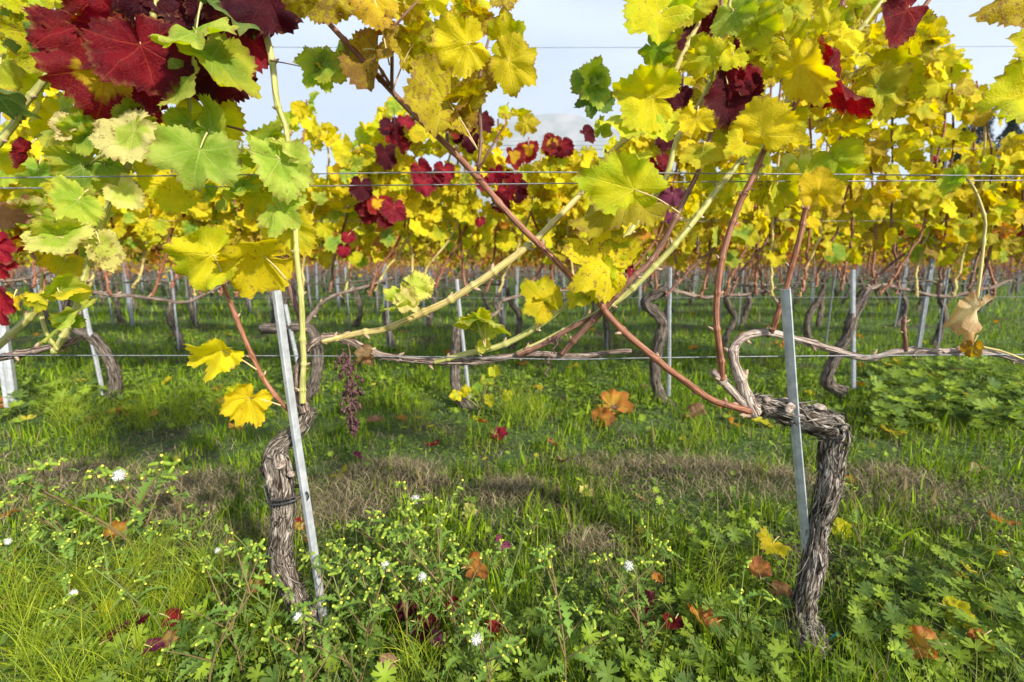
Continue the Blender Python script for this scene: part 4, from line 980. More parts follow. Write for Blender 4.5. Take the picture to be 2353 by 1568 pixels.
cord2 = {1: [(178, 757), (190, 680), (260, 677), (330, 684), (430, 692), (520, 655)], 2: [(700, 752), (735, 700), (800, 670), (900, 640)], 3: [(1052, 755), (1090, 740), (1140, 722), (1160, 690), (1260, 668), (1330, 670)], 4: [(1532, 668), (1560, 672), (1620, 684), (1700, 678), (1760, 672), (1790, 695)], 5: [(1992, 665), (2040, 655), (2080, 668), (2180, 682), (2270, 662), (2330, 640)], 6: [(2440, 700), (2470, 670), (2520, 670)], 0: [(-140, 690), (-60, 650), (60, 640), (180, 600)]}
for k, (cxp, tp_, st, sb) in enumerate(row2):
    rg = np.random.default_rng(500+k)
    V2 = Vine(P(tp_[0][0], tp_[0][1], D2), 'yellow vine in the second row, %s from the left' % ORD[k+1], 'vines of the second row')
    p = pts(tp_, D2); rad = np.interp(np.linspace(0, 1, len(p)), [0, .2, 1], [.043, .037, .031])
    ms = Mesh(); V, F, U = tube(p, rad, 28, 90, disp=bark_disp(60+k, .16)); ms.add(V, F, U); shag(ms, p, rad, 40, rg, lift=.3, wd=(.002, .006)); V2.part(ms, 'trunk', [M_REAR])
    if k in cord2:
        cane(V2, cord2[k], D2, [7, 6, 6, 5, 5, 4], M_OLDW, 60+k, 'cordon', wob=.006, seg=9, spacing=(.09, .14))
    x0, x1 = cxp-210, cxp+215
    nq = 12 if cxp > 1300 else 9
    for q in range(nq):
        xb = x0+(x1-x0)*(q+.5)/nq+rg.normal(0, 14); lean = rg.normal(55, 80)*(1 if xb > 700 else .5)
        yt = np.interp(xb+lean, PROF[:, 0], PROF[:, 1])+rg.uniform(0, 60)
        lst = [(xb, 672+rg.uniform(-15, 15)), (xb+lean*.2+rg.normal(0, 6), 620), (xb+lean*.6+rg.normal(0, 10), 520), (xb+lean*.9+rg.normal(0, 10), (520+yt)/2), (xb+lean+rg.normal(0, 10), yt)]
        cane(V2, lst, D2+rg.uniform(-.06, .06), [4.4, 4.0, 3.6, 3.2, 2.2], [M_CORG, M_CORG, M_CBRN, M_CTAN][rg.integers(0, 4)], 700+k*20+q, seg=7, spacing=(.09, .13), wob=.006)
    # foliage
    pos, yd, nn, sz, cl = [], [], [], [], []
    n_ = 450 if cxp > 1300 else 360
    tries = 0
    while len(pos) < n_ and tries < 5000:
        tries += 1
        x = rg.uniform(x0-25, x1+25); top = np.interp(x, PROF[:, 0], PROF[:, 1]); y = top+(rg.random()**.9)*(600-top)
        if y > 480 and rg.random() > np.interp(y, [480, 560, 600], [.9, .35, .08]): continue
        hole = vnoise(np.array([x/75., y/60., k*3.1]), 77)
        if hole < -.38 and y < 430: continue
        Yd = D2+rg.uniform(-.16, .18)
        pos.append(P(x, y, Yd)); d = np.array([rg.normal(0, .6), rg.normal(-.25, .5), rg.normal(-.75, .45)]); yd.append(d)
        nn.append(np.array([rg.normal(.1, .55), -1+rg.normal(0, .5), rg.normal(.55, .45)])); sz.append(rg.uniform(.042, .092)*(1.12 if x > 1400 else 1))
        left = x < 1100
        r_ = rg.random()
        if y > 520: c_ = rg.choice(['ochre', 'ochre', 'yellow', 'yellow', 'ygreen', 'orange', 'brown', 'green', 'yellow'])
        elif left: c_ = rg.choice(['yellow', 'bright', 'bright', 'ygreen', 'yellow', 'bright', 'lime', 'bright'])
        else: c_ = rg.choice(['yellow', 'bright', 'yellow', 'ochre', 'ygreen', 'bright', 'yellow', 'bright'])
        cl.append(c_)
    ms = Mesh(); add_leaves(ms, np.array(pos), np.array(yd), np.array(nn), np.array(sz), cl, rg, nth=60, rings=(.35, .7, 1))
    V2.part(ms, 'foliage', [M_LEAFB])
    for (x, y, c_) in REDS2:
        if x0 <= x < x1:
            ms = Mesh(); L_ = rg.uniform(.06, .098)*(.6 if y > 500 else 1); pj = P(x, y-14, D2-rg.uniform(.17, .24))
            add_leaves(ms, [pj], [[rg.normal(0, .4), -.1, -1]], [[rg.normal(.1, .5), -1, rg.normal(.3, .3)]], [L_], [c_], rg, nth=72, rings=(.3, .6, .8, 1), lob=.35)
            petiole(ms, pj+[rg.normal(0, .02), .06, .05], pj, .0013); V2.part(ms, 'leaf', [M_LEAF, M_PETI], 'crimson autumn leaf' if c_ != 'redyel' else 'crimson-edged yellow leaf')
    if k == 3:
        for (x, y, c_) in [(1048, 905, 'ygreen'), (1072, 895, 'yellow'), (1120, 870, 'green'), (1165, 905, 'ygreen'), (1125, 915, 'ygreen'), (1095, 965, 'yellow'), (1135, 850, 'ygreen'), (1100, 890, 'green')]:
            ms = Mesh(); pj = P(x, y, 2.62); add_leaves(ms, [pj], [[rg.normal(0, .5), -.3, -1]], [[rg.normal(.1, .4), -1, .5]], [.05], [c_], rg, nth=72, rings=(.3, .6, .8, 1)); petiole(ms, P(1105, 940, 2.66), pj, .0012); V2.part(ms, 'leaf', [M_LEAF, M_PETI])
    stake(P(*sb, D2-.02), P(*st, D2-.02), 'thin grey stake beside the %s vine from the left in the second row' % ORD[k+1], 'second row stakes', w_=.024, rot=rg.uniform(-.6, .6))
for z_, y_, r_ in ((.68, 0, .0013), (1.13, -.06, .0013), (1.15, .06, .0013), (1.53, -.06, .0013), (1.58, .06, .0013), (2.09, 0, .0015)):
    wire([(-3.6, D2+y_, z_), (0, D2+y_, z_-.008), (3.6, D2+y_, z_)], r_, 'second row wire %.2f m above the grass' % z_)
stake(P(28, 955, 2.75), P(-5, 700, 2.75), 'thick steel end post at the left edge by the second row', None, 'trellis_post', w_=.055, prof='c', rot=.4)

# ------------------------------------------------------------------ rows behind: prototypes, then copies
def proto_vine(seed):
    rg = np.random.default_rng(900+seed); v = Vine((0, 0, 0), 'x', None)
    lean = rg.uniform(-.12, .12); p = np.array([(lean*.3, 0, -.05), (lean+rg.normal(0, .03), .0, .15), (lean*1.4+rg.normal(0, .03), rg.normal(0, .03), .35), (lean*.6, 0, .52), (lean*.2+rg.normal(0, .03), 0, .66)])
    rad = np.array([.044, .036, .031, .031, .026]); ms = Mesh(); V, F, U = tube(p, rad, 14, 40, disp=bark_disp(seed+5, .3)); ms.add(V, F, U); v.part(ms, 'trunk', [M_REAR])
    e = p[-1]; s_ = rg.choice([-1, 1]); c = [e, e+[.12*s_, 0, .04], e+[.35*s_, 0, .02], e+[.6*s_, 0, .0], e+[.95*s_, 0, .02]]
    ms = Mesh(); V, F, U = tube(c, [.013, .010, .008, .006], 8, 40, disp=bark_disp(seed+9, .15)); ms.add(V, F, U); v.part(ms, 'cordon', [M_REAR])
    for q in range(11):
        x = e[0]+s_*rg.uniform(-.15, .95); l_ = rg.normal(.12, .26); h = rg.uniform(1.4, 1.85)
        c = [(x, 0, .70), (x+l_*.25, rg.normal(0, .03), .95), (x+l_*.6, rg.normal(0, .05), 1.2), (x+l_, rg.normal(0, .06), h)]
        ms = Mesh(); V, F, U = tube(c, [.0055, .005, .0042, .003], 6, 16); ms.add(V, F, U); v.part(ms, 'cane', [[M_CORG, M_CORG, M_CBRN][q % 3]])
    n_ = 560; pos = []; cl = []; x_ = []
    while len(pos) < n_:
        x = rg.uniform(-.62, .62); z = .66+1.29*rg.random()**.95
        if z < .88+.24*vnoise(np.array([x*3.5, seed*5., 1.]), 12): continue
        if z > 1.6+.3*vnoise(np.array([x*4, seed*7., 0.]), 9): continue
        if z < 1.2 and rg.random() > np.interp(z, [.66, .9, 1.2], [.4, .8, .95]): continue
        pos.append((x, rg.uniform(-.17, .17), z))
        cl.append(rg.choice(['rust', 'orange', 'brown', 'dgreen', 'yellow', 'ochre', 'ygreen', 'brown']) if z < 1.13+rg.normal(0, .06) else rg.choice(['yellow', 'bright', 'ygreen', 'bright', 'ochre', 'yellow']+(['magenta'] if seed == 2 else [])))
    pos = np.array(pos); yd = np.stack([rg.normal(0, .6, n_), rg.normal(-.2, .5, n_), rg.normal(-.7, .5, n_)], -1)
    nn = np.stack([rg.normal(0, .6, n_), -1+rg.normal(0, .6, n_), rg.normal(.6, .5, n_)], -1)
    ms = Mesh(); add_leaves(ms, pos, yd, nn, np.where(pos[:, 2] < 1.1, .6, 1.)*rg.uniform(.042, .08, n_), cl, rg, nth=26, rings=(.55, 1)); v.part(ms, 'foliage', [M_LEAFB])
    return v.root
PROT = [proto_vine(i) for i in range(6)]
pst = stake_mesh((0, 0, -.05), (0, 0, .84), w_=.016).build('stake', M_ZREAR, smooth=False)
ppost = stake_mesh((0, 0, -.05), (0, 0, 1.95), w_=.038, prof='c').build('trellis_post', M_ZREAR, smooth=False)
first = [True]*6; fs = [True, True]
rg = np.random.default_rng(42)
NROW = 11
for r_ in range(3, NROW+1):
    Y = D1+ROW*(r_-1); half = Y*1.0825*1.06+.5; ph = rg.uniform(0, 1.1); xs = np.arange(-half+ph*.5, half, 1.1)
    for i, x in enumerate(xs):
        k = int(rg.integers(0, 6)); src = PROT[k]
        if first[k]: o = src; first[k] = False
        else: o = copy_tree(src)
        o.location = (x+rg.normal(0, .03), Y+rg.normal(0, .02), 0); o.rotation_euler = (0, 0, rg.choice([0, math.pi])+rg.normal(0, .05)); s_ = rg.uniform(.94, 1.04); o.scale = (s_, s_, s_)
        tag(o, 'yellow vine in the %s row back, %s from the left' % (ORD[r_], ordw(i+1)), 'vine', 'vines of the rows behind')
        sx = x+rg.normal(0, .05)
        o = pst if fs[0] else pst.copy()
        if not fs[0]: COL.objects.link(o)
        fs[0] = False
        o.location = (sx, Y-.05, 0); o.rotation_euler = (rg.normal(0, .03), rg.normal(0, .03), rg.uniform(-.6, .6))
        tag(o, 'thin stake in the %s row back, %s from the left' % (ORD[r_], ordw(i+1)), 'stake', 'stakes of the rows behind')
    for i, x in enumerate(np.arange(-half+{4: 2.75, 5: 1.7}.get(r_, 2.0+rg.uniform(0, 3)), half, 5.5)):
        o = ppost if fs[1] else ppost.copy()
        if not fs[1]: COL.objects.link(o)
        fs[1] = False
        o.location = (x, Y+.03, 0); o.rotation_euler = (0, rg.normal(0, .015), rg.uniform(-.3, .3))
        tag(o, 'tall trellis post in the %s row back, %s from the left' % (ORD[r_], ordw(i+1)), 'post', 'trellis posts of the rows behind')
    if r_ <= 7:
        for z_ in (.68, 1.14, 1.55, 2.05)[:(4 if r_ < 5 else 2)]:
            wire([(-half, Y, z_), (0, Y, z_-.01), (half, Y, z_)], .0013, 'wire %.2f m above the grass in the %s row back' % (z_, ORD[r_]))
# everything still farther: one mass
def far_rows():
    rg = np.random.default_rng(5); ms = Mesh(); pos = []; cl = []
    tp_ = Mesh()
    for r_ in range(NROW+1, NROW+16):
        Y = D1+ROW*(r_-1); half = Y*1.1+1
        n_ = int(half*2*48)
        x = rg.uniform(-half, half, n_); z = .82+1.0*rg.random(n_)**.9
        pos.append(np.stack([x, Y+rg.uniform(-.2, .2, n_), z], -1)); cl += [('rust' if q < 1.2 and rg.random() < .6 else rg.choice(['yellow', 'ygreen', 'bright', 'ochre'])) for q in z]
        for xx in np.arange(-half, half, 1.1):
            V, F, U = tube([(xx, Y, 0), (xx+rg.normal(0, .1), Y, .35), (xx+rg.normal(0, .05), Y, .68)], [.034, .028, .024], 6, 5); ms.add(V, F, U, 1)
            V, F, U = tube([(xx+.06, Y, 0), (xx+.06, Y, .84)], [.009, .009], 4, 2); ms.add(V, F, U, 2)
        V, F, U = tube([(-half, Y, .69), (half, Y, .69)], [.009, .009], 5, 3); ms.add(V, F, U, 1)
    pos = np.vstack(pos); n_ = len(pos)
    yd = np.stack([rg.normal(0, .6, n_), rg.normal(-.2, .5, n_), rg.normal(-.7, .5, n_)], -1); nn = np.stack([rg.normal(0, .6, n_), -1+rg.normal(0, .6, n_), rg.normal(.6, .5, n_)], -1)
    add_leaves(ms, pos, yd, nn, rg.uniform(.08, .14, n_), cl, rg, nth=10, rings=(1,))
    tag(ms.build('far_vine_rows', [M_LEAFB, M_REAR, M_ZREAR]), 'more yellow vine rows merging together far behind', 'vineyard', kind='stuff')
far_rows()

# ------------------------------------------------------------------ dark trees behind, at the right
def tree(x, Y, h, wd, seed, label):
    rg = np.random.default_rng(seed); root = empty('evergreen_tree', (x, Y, 0)); tag(root, label, 'tree', 'dark trees behind the vineyard')
    ms = Mesh(); V, F, U = tube([(0, 0, -.2), (.1, 0, h*.4), (0, .1, h*.9)], [.32, .2, .05], 12, 30); ms.add(V, F, U)
    for q in range(22):
        z = h*rg.uniform(.2, .85); an = rg.uniform(0, 6.28); l_ = wd*.45*(1.15-z/h); V, F, U = tube([(0, 0, z), (math.cos(an)*l_*.6, math.sin(an)*l_*.6, z+.2), (math.cos(an)*l_, math.sin(an)*l_, z+.1)], [.07, .04, .02], 6, 6); ms.add(V, F, U)
    o = ms.build('trunk', M_TRUNK); o.parent = root
    n = 9000; z = h*(.12+.9*rg.random(n)**.9); env = wd*.5*np.clip(1.12-(z/h)**1.6, 0, 1)*(.75+.35*vnoise(np.stack([z*1.1, z*0+seed, z*0], -1), 3)); an = rg.uniform(0, 6.28, n); rr = env*rg.random(n)**.4
    rr *= 1+.35*vnoise(np.stack([np.cos(an)*2, np.sin(an)*2, z*.9], -1), 5)
    c = np.stack([np.cos(an)*rr, np.sin(an)*rr, z], -1); a = nrm(rg.normal(0, 1, (n, 3))); b = nrm(rg.normal(0, 1, (n, 3)))
    s_ = rg.uniform(.05, .16, n)[:, None]; V = np.stack([c-a*s_, c+b*s_*.4, c+a*s_*1.1, c-b*s_*.4], 1).reshape(-1, 3); F = np.arange(n*4).reshape(-1, 4)
    col = np.repeat(np.array([.018, .038, .02])*(rg.uniform(.6, 1.5, (n, 1))), 4, 0); ms = Mesh(); ms.add(V, [F], None, 0, {'ta': col}); o = ms.build('crown', M_NEEDLE, smooth=False); o.parent = root
M_NEEDLE = attr_plant('needles', .1, .7, .02)
for (xp, yp, Y, wd, sd_) in ((2215, 300, 36, 5.0, 1), (2262, 232, 38, 6.0, 2), (2330, 262, 37, 6.5, 3), (2160, 350, 40, 5, 4)):
    q = P(xp, yp, Y); tree(q[0], Y, q[2], wd, sd_, ['', 'shorter dark evergreen left of the tall one behind the vines', 'tallest dark evergreen behind the vines at the right', 'dark evergreen nearest the right edge behind the vines', 'lowest dark evergreen at the left end of the clump'][sd_])

# ------------------------------------------------------------------ ground plants
def in_view(n, y0, y1, pw_, rg, mx=1.0):
    """random ground points inside the view wedge, denser near the camera"""
    u = rg.random(n)
    if abs(pw_-1) < 1e-6: Y = y0*(y1/y0)**u
    else: Y = (y0**(1-pw_)+u*(y1**(1-pw_)-y0**(1-pw_)))**(1/(1-pw_))
    X = rg.uniform(-1, 1, n)*(Y*1.15+.12)*mx
    return X, Y
def ribbons(base, hgt, lean, wd, bend, col, rg, k=4):
    """curved tapering blades"""
    n = len(base); az = lean; t = np.linspace(0, 1, k+1)
    d = np.stack([np.cos(az), np.sin(az), np.zeros(n)], -1)
    ang = bend[:, None]*(.25+t[None]*1.0)
    step = hgt[:, None]/k
    dx = np.cumsum(np.concatenate([np.zeros((n, 1)), np.sin(ang[:, :-1])*step], 1), 1); dz = np.cumsum(np.concatenate([np.zeros((n, 1)), np.cos(ang[:, :-1])*step], 1), 1)
    c = base[:, None, :]+d[:, None, :]*dx[..., None]; c[..., 2] += dz
    tw = rg.uniform(0, 3.14, n); side = np.stack([np.cos(tw), np.sin(tw), np.zeros(n)], -1)
    w_ = (wd[:, None]*(1-t[None]**1.8)*.5+wd[:, None]*.04)
    V = np.stack([c-side[:, None]*w_[..., None], c+side[:, None]*w_[..., None]], 2).reshape(n, -1, 3)
    i = np.arange(k)*2; F = np.stack([i, i+1, i+3, i+2], -1); nv = 2*(k+1)
    FF = (F[None]+(np.arange(n)*nv)[:, None, None]).reshape(-1, 4)
    cc = np.repeat(col[:, None, :], nv, 1)
    return V.reshape(-1, 3), FF, cc.reshape(-1, 3)
def strawness(x, y):
    s = np.zeros_like(x)
    for mx_, my_, r_, a_ in MOUNDS: s = np.maximum(s, np.exp(-(((x-mx_)/(1.7*r_))**2+((y-my_)/(1.2*r_))**2)))
    band = np.exp(-((y-1.72-.1*np.sin(x*2.3))/.2)**2)*np.clip(.25+1.5*vnoise(np.stack([x*3.3, y*4.5, x*0], -1), 8), 0, 1)
    return np.clip(np.maximum(s, band), 0, 1)
def grass():
    rg = np.random.default_rng(12); ms = Mesh()
    for (n, y0, y1, pw_, h0, h1, w0, w1, k) in ((17000, .72, 1.35, 1.0, .035, .11, .0014, .004, 4), (27000, 1.35, 2.8, .6, .025, .09, .0025, .006, 4), (2600, .8, 6, 1.0, .04, .11, .008, .017, 4), (42000, 2.8, 7, 1.2, .035, .10, .004, .009, 3), (30000, 7, 30, 1.1, .07, .18, .008, .02, 2)):
        X, Y = in_view(n, y0, y1, pw_, rg)
        cl = 1.25*vnoise(np.stack([X*6, Y*6, X*0], -1), 31)+.8*vnoise(np.stack([X*17, Y*17, X*0], -1), 32)
        zone = np.where(Y < 2.6, np.where(Y < 1.3, np.where(X > .15, .35, .75), 1.0), 1.0)
        keep = rg.random(n) < np.clip((.62+.6*cl)*(1-.97*strawness(X, Y))*zone, .03, 1)
        X, Y, cl = X[keep], Y[keep], cl[keep]; n2 = len(X)
        H_ = rg.uniform(h0, h1, n2)*(.8+.6*np.clip(cl, -1, 1)); Z = mounds(X, Y)-.004
        g = rg.random(n2)[:, None]; g = g**1.3; col = np.array([.018, .085, .003])*(1-g)+np.array([.36, .53, .008])*g
        dry = (rg.random(n2) < .05+.25*strawness(X, Y))[:, None]; col = np.where(dry, np.array([.34, .26, .11])*rg.uniform(.6, 1.2, (n2, 1)), col)
        V, F, c = ribbons(np.stack([X, Y, Z], -1), H_, rg.uniform(0, 6.28, n2), rg.uniform(w0, w1, n2), rg.gamma(2.2, .26, n2), col, rg, k)
        ms.add(V, [F], None, 0, {'ta': c})
    tag(ms.build('grass', M_GRASS), 'bright green grass growing between the vine rows', 'grass', kind='stuff')
grass()
def hay():
    rg = np.random.default_rng(13); X, Y = in_view(150000, 1.15, 2.7, .6, rg); s = strawness(X, Y)
    keep = rg.random(len(X)) < s*1.3+.05; X, Y = X[keep], Y[keep]; n = len(X)
    Z = mounds(X, Y)+rg.uniform(0, .03, n)
    g = rg.random(n)[:, None]; g = g**1.4; col = np.array([.045, .032, .022])*(1-g)+np.array([.44, .35, .22])*g
    V, F, c = ribbons(np.stack([X, Y, Z], -1), rg.uniform(.02, .075, n), rg.uniform(0, 6.28, n), rg.uniform(.0008, .0026, n), rg.uniform(1.4, 1.9, n), col, rg, 3)
    ms = Mesh(); ms.add(V, [F], None, 0, {'ta': c}); tag(ms.build('dry_hay', M_HAY), 'brown withered mowings lying in low heaps on the grass', 'hay', kind='stuff')
hay()
def cover():
    """small rounded leaves carpeting the ground"""
    rg = np.random.default_rng(14); ms = Mesh()
    for (n, y0, y1, s0, s1, hz) in ((46000, .72, 2.6, .003, .009, .05), (36000, 2.6, 9, .008, .022, .07)):
        X, Y = in_view(n, y0, y1, 1.15, rg); cl = vnoise(np.stack([X*3.3, Y*3.3, X*0+4], -1), 41)
        keep = rg.random(n) < np.clip((.65+.7*cl)*(1-.95*strawness(X, Y)), .03, 1); X, Y, cl = X[keep], Y[keep], cl[keep]; n = len(X)
        Z = mounds(X, Y)+rg.random(n)**1.2*hz*(.7+.5*cl)
        th = np.linspace(0, 2*np.pi, 6, endpoint=False); a = rg.uniform(0, 6.28, n); s_ = rg.uniform(s0, s1, n)
        loc = np.stack([np.cos(th)*1.0, np.sin(th)*.62, -.25*np.cos(th)**2], -1)
        nn = nrm(np.stack([rg.normal(0, .5, n), rg.normal(-.25, .5, n), np.ones(n)], -1)); yd = np.stack([np.cos(a), np.sin(a), rg.normal(0, .3, n)], -1)
        FR = frames(yd, nn); V = np.einsum('nij,vj->nvi', FR[:, :, [1, 0, 2]], loc)*s_[:, None, None]+np.stack([X, Y, Z], -1)[:, None]
        F = np.array([[0, 1, 2, 3, 4, 5]])[None]+(np.arange(n)*6)[:, None, None]
        g = rg.random(n)[:, None]; g = g**1.5; col = np.array([.014, .055, .005])*(1-g)+np.array([.19, .32, .012])*g
        ms.add(V.reshape(-1, 3), [F.reshape(-1, 6)], None, 0, {'ta': np.repeat(col, 6, 0)})
    tag(ms.build('ground_cover', M_PLANT), 'low carpet of small round-leaved weeds in the grass', 'ground cover', kind='stuff')
cover()
def cranesbill():
    rg = np.random.default_rng(15); ms = Mesh(); P_ = []
    def zone(x0, y0, x1, y1, n, s):
        for _ in range(n):
            g_ = G(rg.uniform(x0, x1), rg.uniform(y0, y1)); P_.append((g_[0], g_[1], s*rg.uniform(.7, 1.25)))
    zone(1945, 1300, 2400, 1600, 330, .021); zone(1380, 1420, 1800, 1700, 150, .020); zone(1800, 1560, 1950, 1700, 26, .018); zone(1000, 1470, 1400, 1750, 70, .022); zone(1990, 850, 2400, 1010, 420, .04)
    zone(560, 1500, 1000, 1750, 40, .02); zone(1990, 850, 2400, 1000, 260, .036); zone(0, 900, 330, 990, 110, .035); zone(-50, 1000, 2400, 1300, 380, .013); zone(-50, 860, 2000, 1010, 240, .022); zone(0, 1300, 1500, 1600, 160, .013); zone(1500, 1250, 1760, 1330, 40, .02); zone(150, 1480, 560, 1700, 60, .02); zone(0, 1500, 300, 1700, 50, .02)
    n = len(P_); A = np.array(P_); nth = 63; th = -np.pi+(np.arange(nth)+.5)*2*np.pi/nth
    ang = np.abs(th)
    # seven deeply cut lobes, each three toothed
    lobes = np.abs(np.cos(th*3.5)); lb = np.clip((lobes-.12)/.45, 0, 1); lb = lb*lb*(3-2*lb); r = .42+.58*lb; r *= 1-.10*(1-np.cos(th*21))*.5*2*lb**2+.06*lobes; r *= np.where(ang > 2.9, .35, 1)
    rings = [.35, .7, 1]; V0 = [[0, 0, 0]]
    for t in rings:
        for q in range(nth): rr = t*(r[q] if t > .5 else .7*r[q]+.25); V0.append([rr*math.sin(th[q]), rr*math.cos(th[q]), .10*t*lobes[q]-.0+.05*t])
    V0 = np.array(V0); j = np.arange(nth); j2 = (j+1) % nth; tri = np.stack([0*j, 1+j2, 1+j], -1)
    qd = np.vstack([np.stack([1+k*nth+j, 1+k*nth+j2, 1+(k+1)*nth+j2, 1+(k+1)*nth+j], -1) for k in range(2)])
    Z = mounds(A[:, 0], A[:, 1])+rg.uniform(.012, .10, n)*(A[:, 2]/.024)**.7
    a = rg.uniform(0, 6.28, n); nn = nrm(np.stack([rg.normal(0, .55, n), rg.normal(-.4, .55, n), np.ones(n)], -1)); FR = frames(np.stack([np.cos(a), np.sin(a), 0*a], -1), nn)
    cup = rg.uniform(-.5, 2.2, n)[:, None]; VV = np.repeat(V0[None], n, 0); VV[..., 2] += cup*.13*(V0[None, :, 0]**2+V0[None, :, 1]**2)
    c0 = np.stack([A[:, 0], A[:, 1], Z], -1); V = np.einsum('nij,nvj->nvi', FR, VV)*A[:, 2][:, None, None]+c0[:, None]
    nv = V.shape[1]; off = (np.arange(n)*nv)[:, None, None]
    g = rg.random((n, 1)); g = g**1.2; col = np.array([.02, .085, .012])*(1-g)+np.array([.27, .40, .02])*g; yl = rg.random(n) < .035; col[yl] = [.5, .42, .03]
    rad = np.concatenate([[0], np.repeat(rings, nth)]); cc = col[:, None]*(1.15-.25*rad)[None, :, None]
    ms.add(V.reshape(-1, 3), [(tri[None]+off).reshape(-1, 3), (qd[None]+off).reshape(-1, 4)], None, 0, {'ta': cc.reshape(-1, 3)})
    for i in range(n):
        b = c0[i]*[1, 1, 0]+[rg.normal(0, .02), rg.normal(0, .02), mounds(A[i:i+1, 0], A[i:i+1, 1])[0]-.005]
        Vt, Ft, Ut = tube([b, (b+c0[i])/2+[rg.normal(0, .006), rg.normal(0, .006), .004], c0[i]], [.0009, .0008, .0007], 4, 6, cap=False); ms.add(Vt, Ft, None, 0, {'ta': np.tile([.26, .30, .10], (len(Vt), 1))})
    tag(ms.build('cranesbill', M_PLANT), 'lobed cranesbill leaves on long stalks around the right trunk', 'cranesbill', kind='stuff')
cranesbill()
def horsetail():
    rg = np.random.default_rng(16); B = []; H_ = []; W = []; az = []; bd = []; col = []
    def clump(xp, yp, n, s, zs=0):
        g_ = G(xp, yp); 
        for _ in range(n):
            B.append(g_+[rg.normal(0, .022*s), rg.normal(0, .022*s), rg.uniform(0, .09*s)]); H_.append(rg.uniform(.09, .2)*s); W.append(rg.uniform(.0010, .0017)*s**.5); az.append(rg.uniform(0, 6.28)); bd.append(rg.uniform(.9, 2.1)); q = rg.random(); col.append(np.array([.18, .30, .01])*(1-q)+np.array([.44, .50, .03])*q)
    for xp, yp, n in ((60, 1450, 190), (180, 1400, 220), (300, 1390, 200), (90, 1560, 170), (240, 1500, 170), (420, 1430, 120), (160, 1640, 150), (20, 1380, 120), (330, 1580, 90), (480, 1360, 70), (360, 1330, 90), (620, 1500, 60), (1640, 1400, 50), (960, 1600, 60), (1480, 1330, 40)): clump(xp, yp, n, 1)
    for xp, yp, n in ((330, 990, 170), (420, 985, 170), (160, 985, 130), (500, 975, 120), (230, 1010, 90), (970, 995, 90), (1180, 975, 120), (1230, 990, 90), (1600, 1040, 50)): clump(xp, yp, n, 1.5)
    for _ in range(1500):
        g_ = G(rg.uniform(-50, 2400), rg.uniform(1180, 1700)); B.append(g_); H_.append(rg.uniform(.08, .22)); W.append(rg.uniform(.0008, .0015)); az.append(rg.uniform(0, 6.28)); bd.append(rg.uniform(.2, 1.5)); q = rg.random(); col.append(np.array([.12, .22, .01])*(1-q)+np.array([.46, .44, .10])*q)
    V, F, c = ribbons(np.array(B), np.array(H_), np.array(az), np.array(W), np.array(bd), np.array(col), rg, 7)
    ms = Mesh(); ms.add(V, [F], None, 0, {'ta': c}); tag(ms.build('horsetail', M_GRASS), 'tangles of thread-thin arching horsetail stems', 'horsetail', kind='stuff')
horsetail()

# groundsel: four built, the rest copied
def pinnate(ms, base, d, up, L, rg, col):
    k = 22; t = np.linspace(0, 1, k); d = nrm(np.asarray(d, float)); sd_ = nrm(np.cross(d, up)); upv = np.cross(sd_, d)
    droop = rg.uniform(.2, .9); c = np.asarray(base)+d*(t*L)[:, None]-upv*(droop*L*t**2*.5)[:, None]+upv*(.15*L*np.sin(t*3.1))[:, None]
    env = .17*L*np.sin(np.pi*np.clip(t*.9+.08, 0, 1))**.7; lob_ = np.where(np.arange(k) % 3 == 1, 1.0, np.where(np.arange(k) % 3 == 2, .62, .25)); w_ = env*lob_*rg.uniform(.8, 1.2, k)
    fw = d*(w_*.45)[:, None]
    V = np.concatenate([c-sd_*w_[:, None]+fw+upv*(w_*.35)[:, None], c, c+sd_*w_[:, None]+fw+upv*(w_*.35)[:, None]]); j = np.arange(k-1)
    F = np.vstack([np.stack([j, j+1, k+j+1, k+j], -1), np.stack([k+j, k+j+1, 2*k+j+1, 2*k+j], -1)])
    ms.add(V, [F], None, 0, {'ta': np.tile(col*rg.uniform(.8, 1.2), (len(V), 1))})
def head_mesh():
    ms = Mesh(); V, F, U = tube([(0, 0, -.001), (0, 0, .001), (0, 0, .005), (0, 0, .0088)], [.0012, .0026, .0023, .0021], 9, 10); ms.add(V, F, None, 0, {'ta': np.tile([.26, .40, .04], (len(V), 1))})
    V, F = ball((0, 0, .0088), .0018, 8, 5, (1, 1, .7)); ms.add(V, F, None, 1)
    return ms
def puff_mesh(rg):
    ms = Mesh(); V, F = ball((0, 0, 0), .0022, 7, 5); ms.add(V, F, None, 0); n = 110
    d = nrm(rg.normal(0, 1, (n, 3))); L_ = .0125*rg.uniform(.8, 1.05, n)[:, None]; s_ = nrm(np.cross(d, rg.normal(0, 1, (n, 3))))*.00032
    V = np.stack([-s_+d*.001, s_+d*.001, d*L_+s_, d*L_-s_], 1).reshape(-1, 3); ms.add(V, [np.arange(n*4).reshape(-1, 4)])
    s2 = nrm(np.cross(d, s_))*.0022; e = d*L_; V = np.stack([e-s2, e+s_*2, e+s2+d*.0012, e-s_*2], 1).reshape(-1, 3); ms.add(V, [np.arange(n*4).reshape(-1, 4)])
    return ms
HEAD = [None]; PUFF = [None]
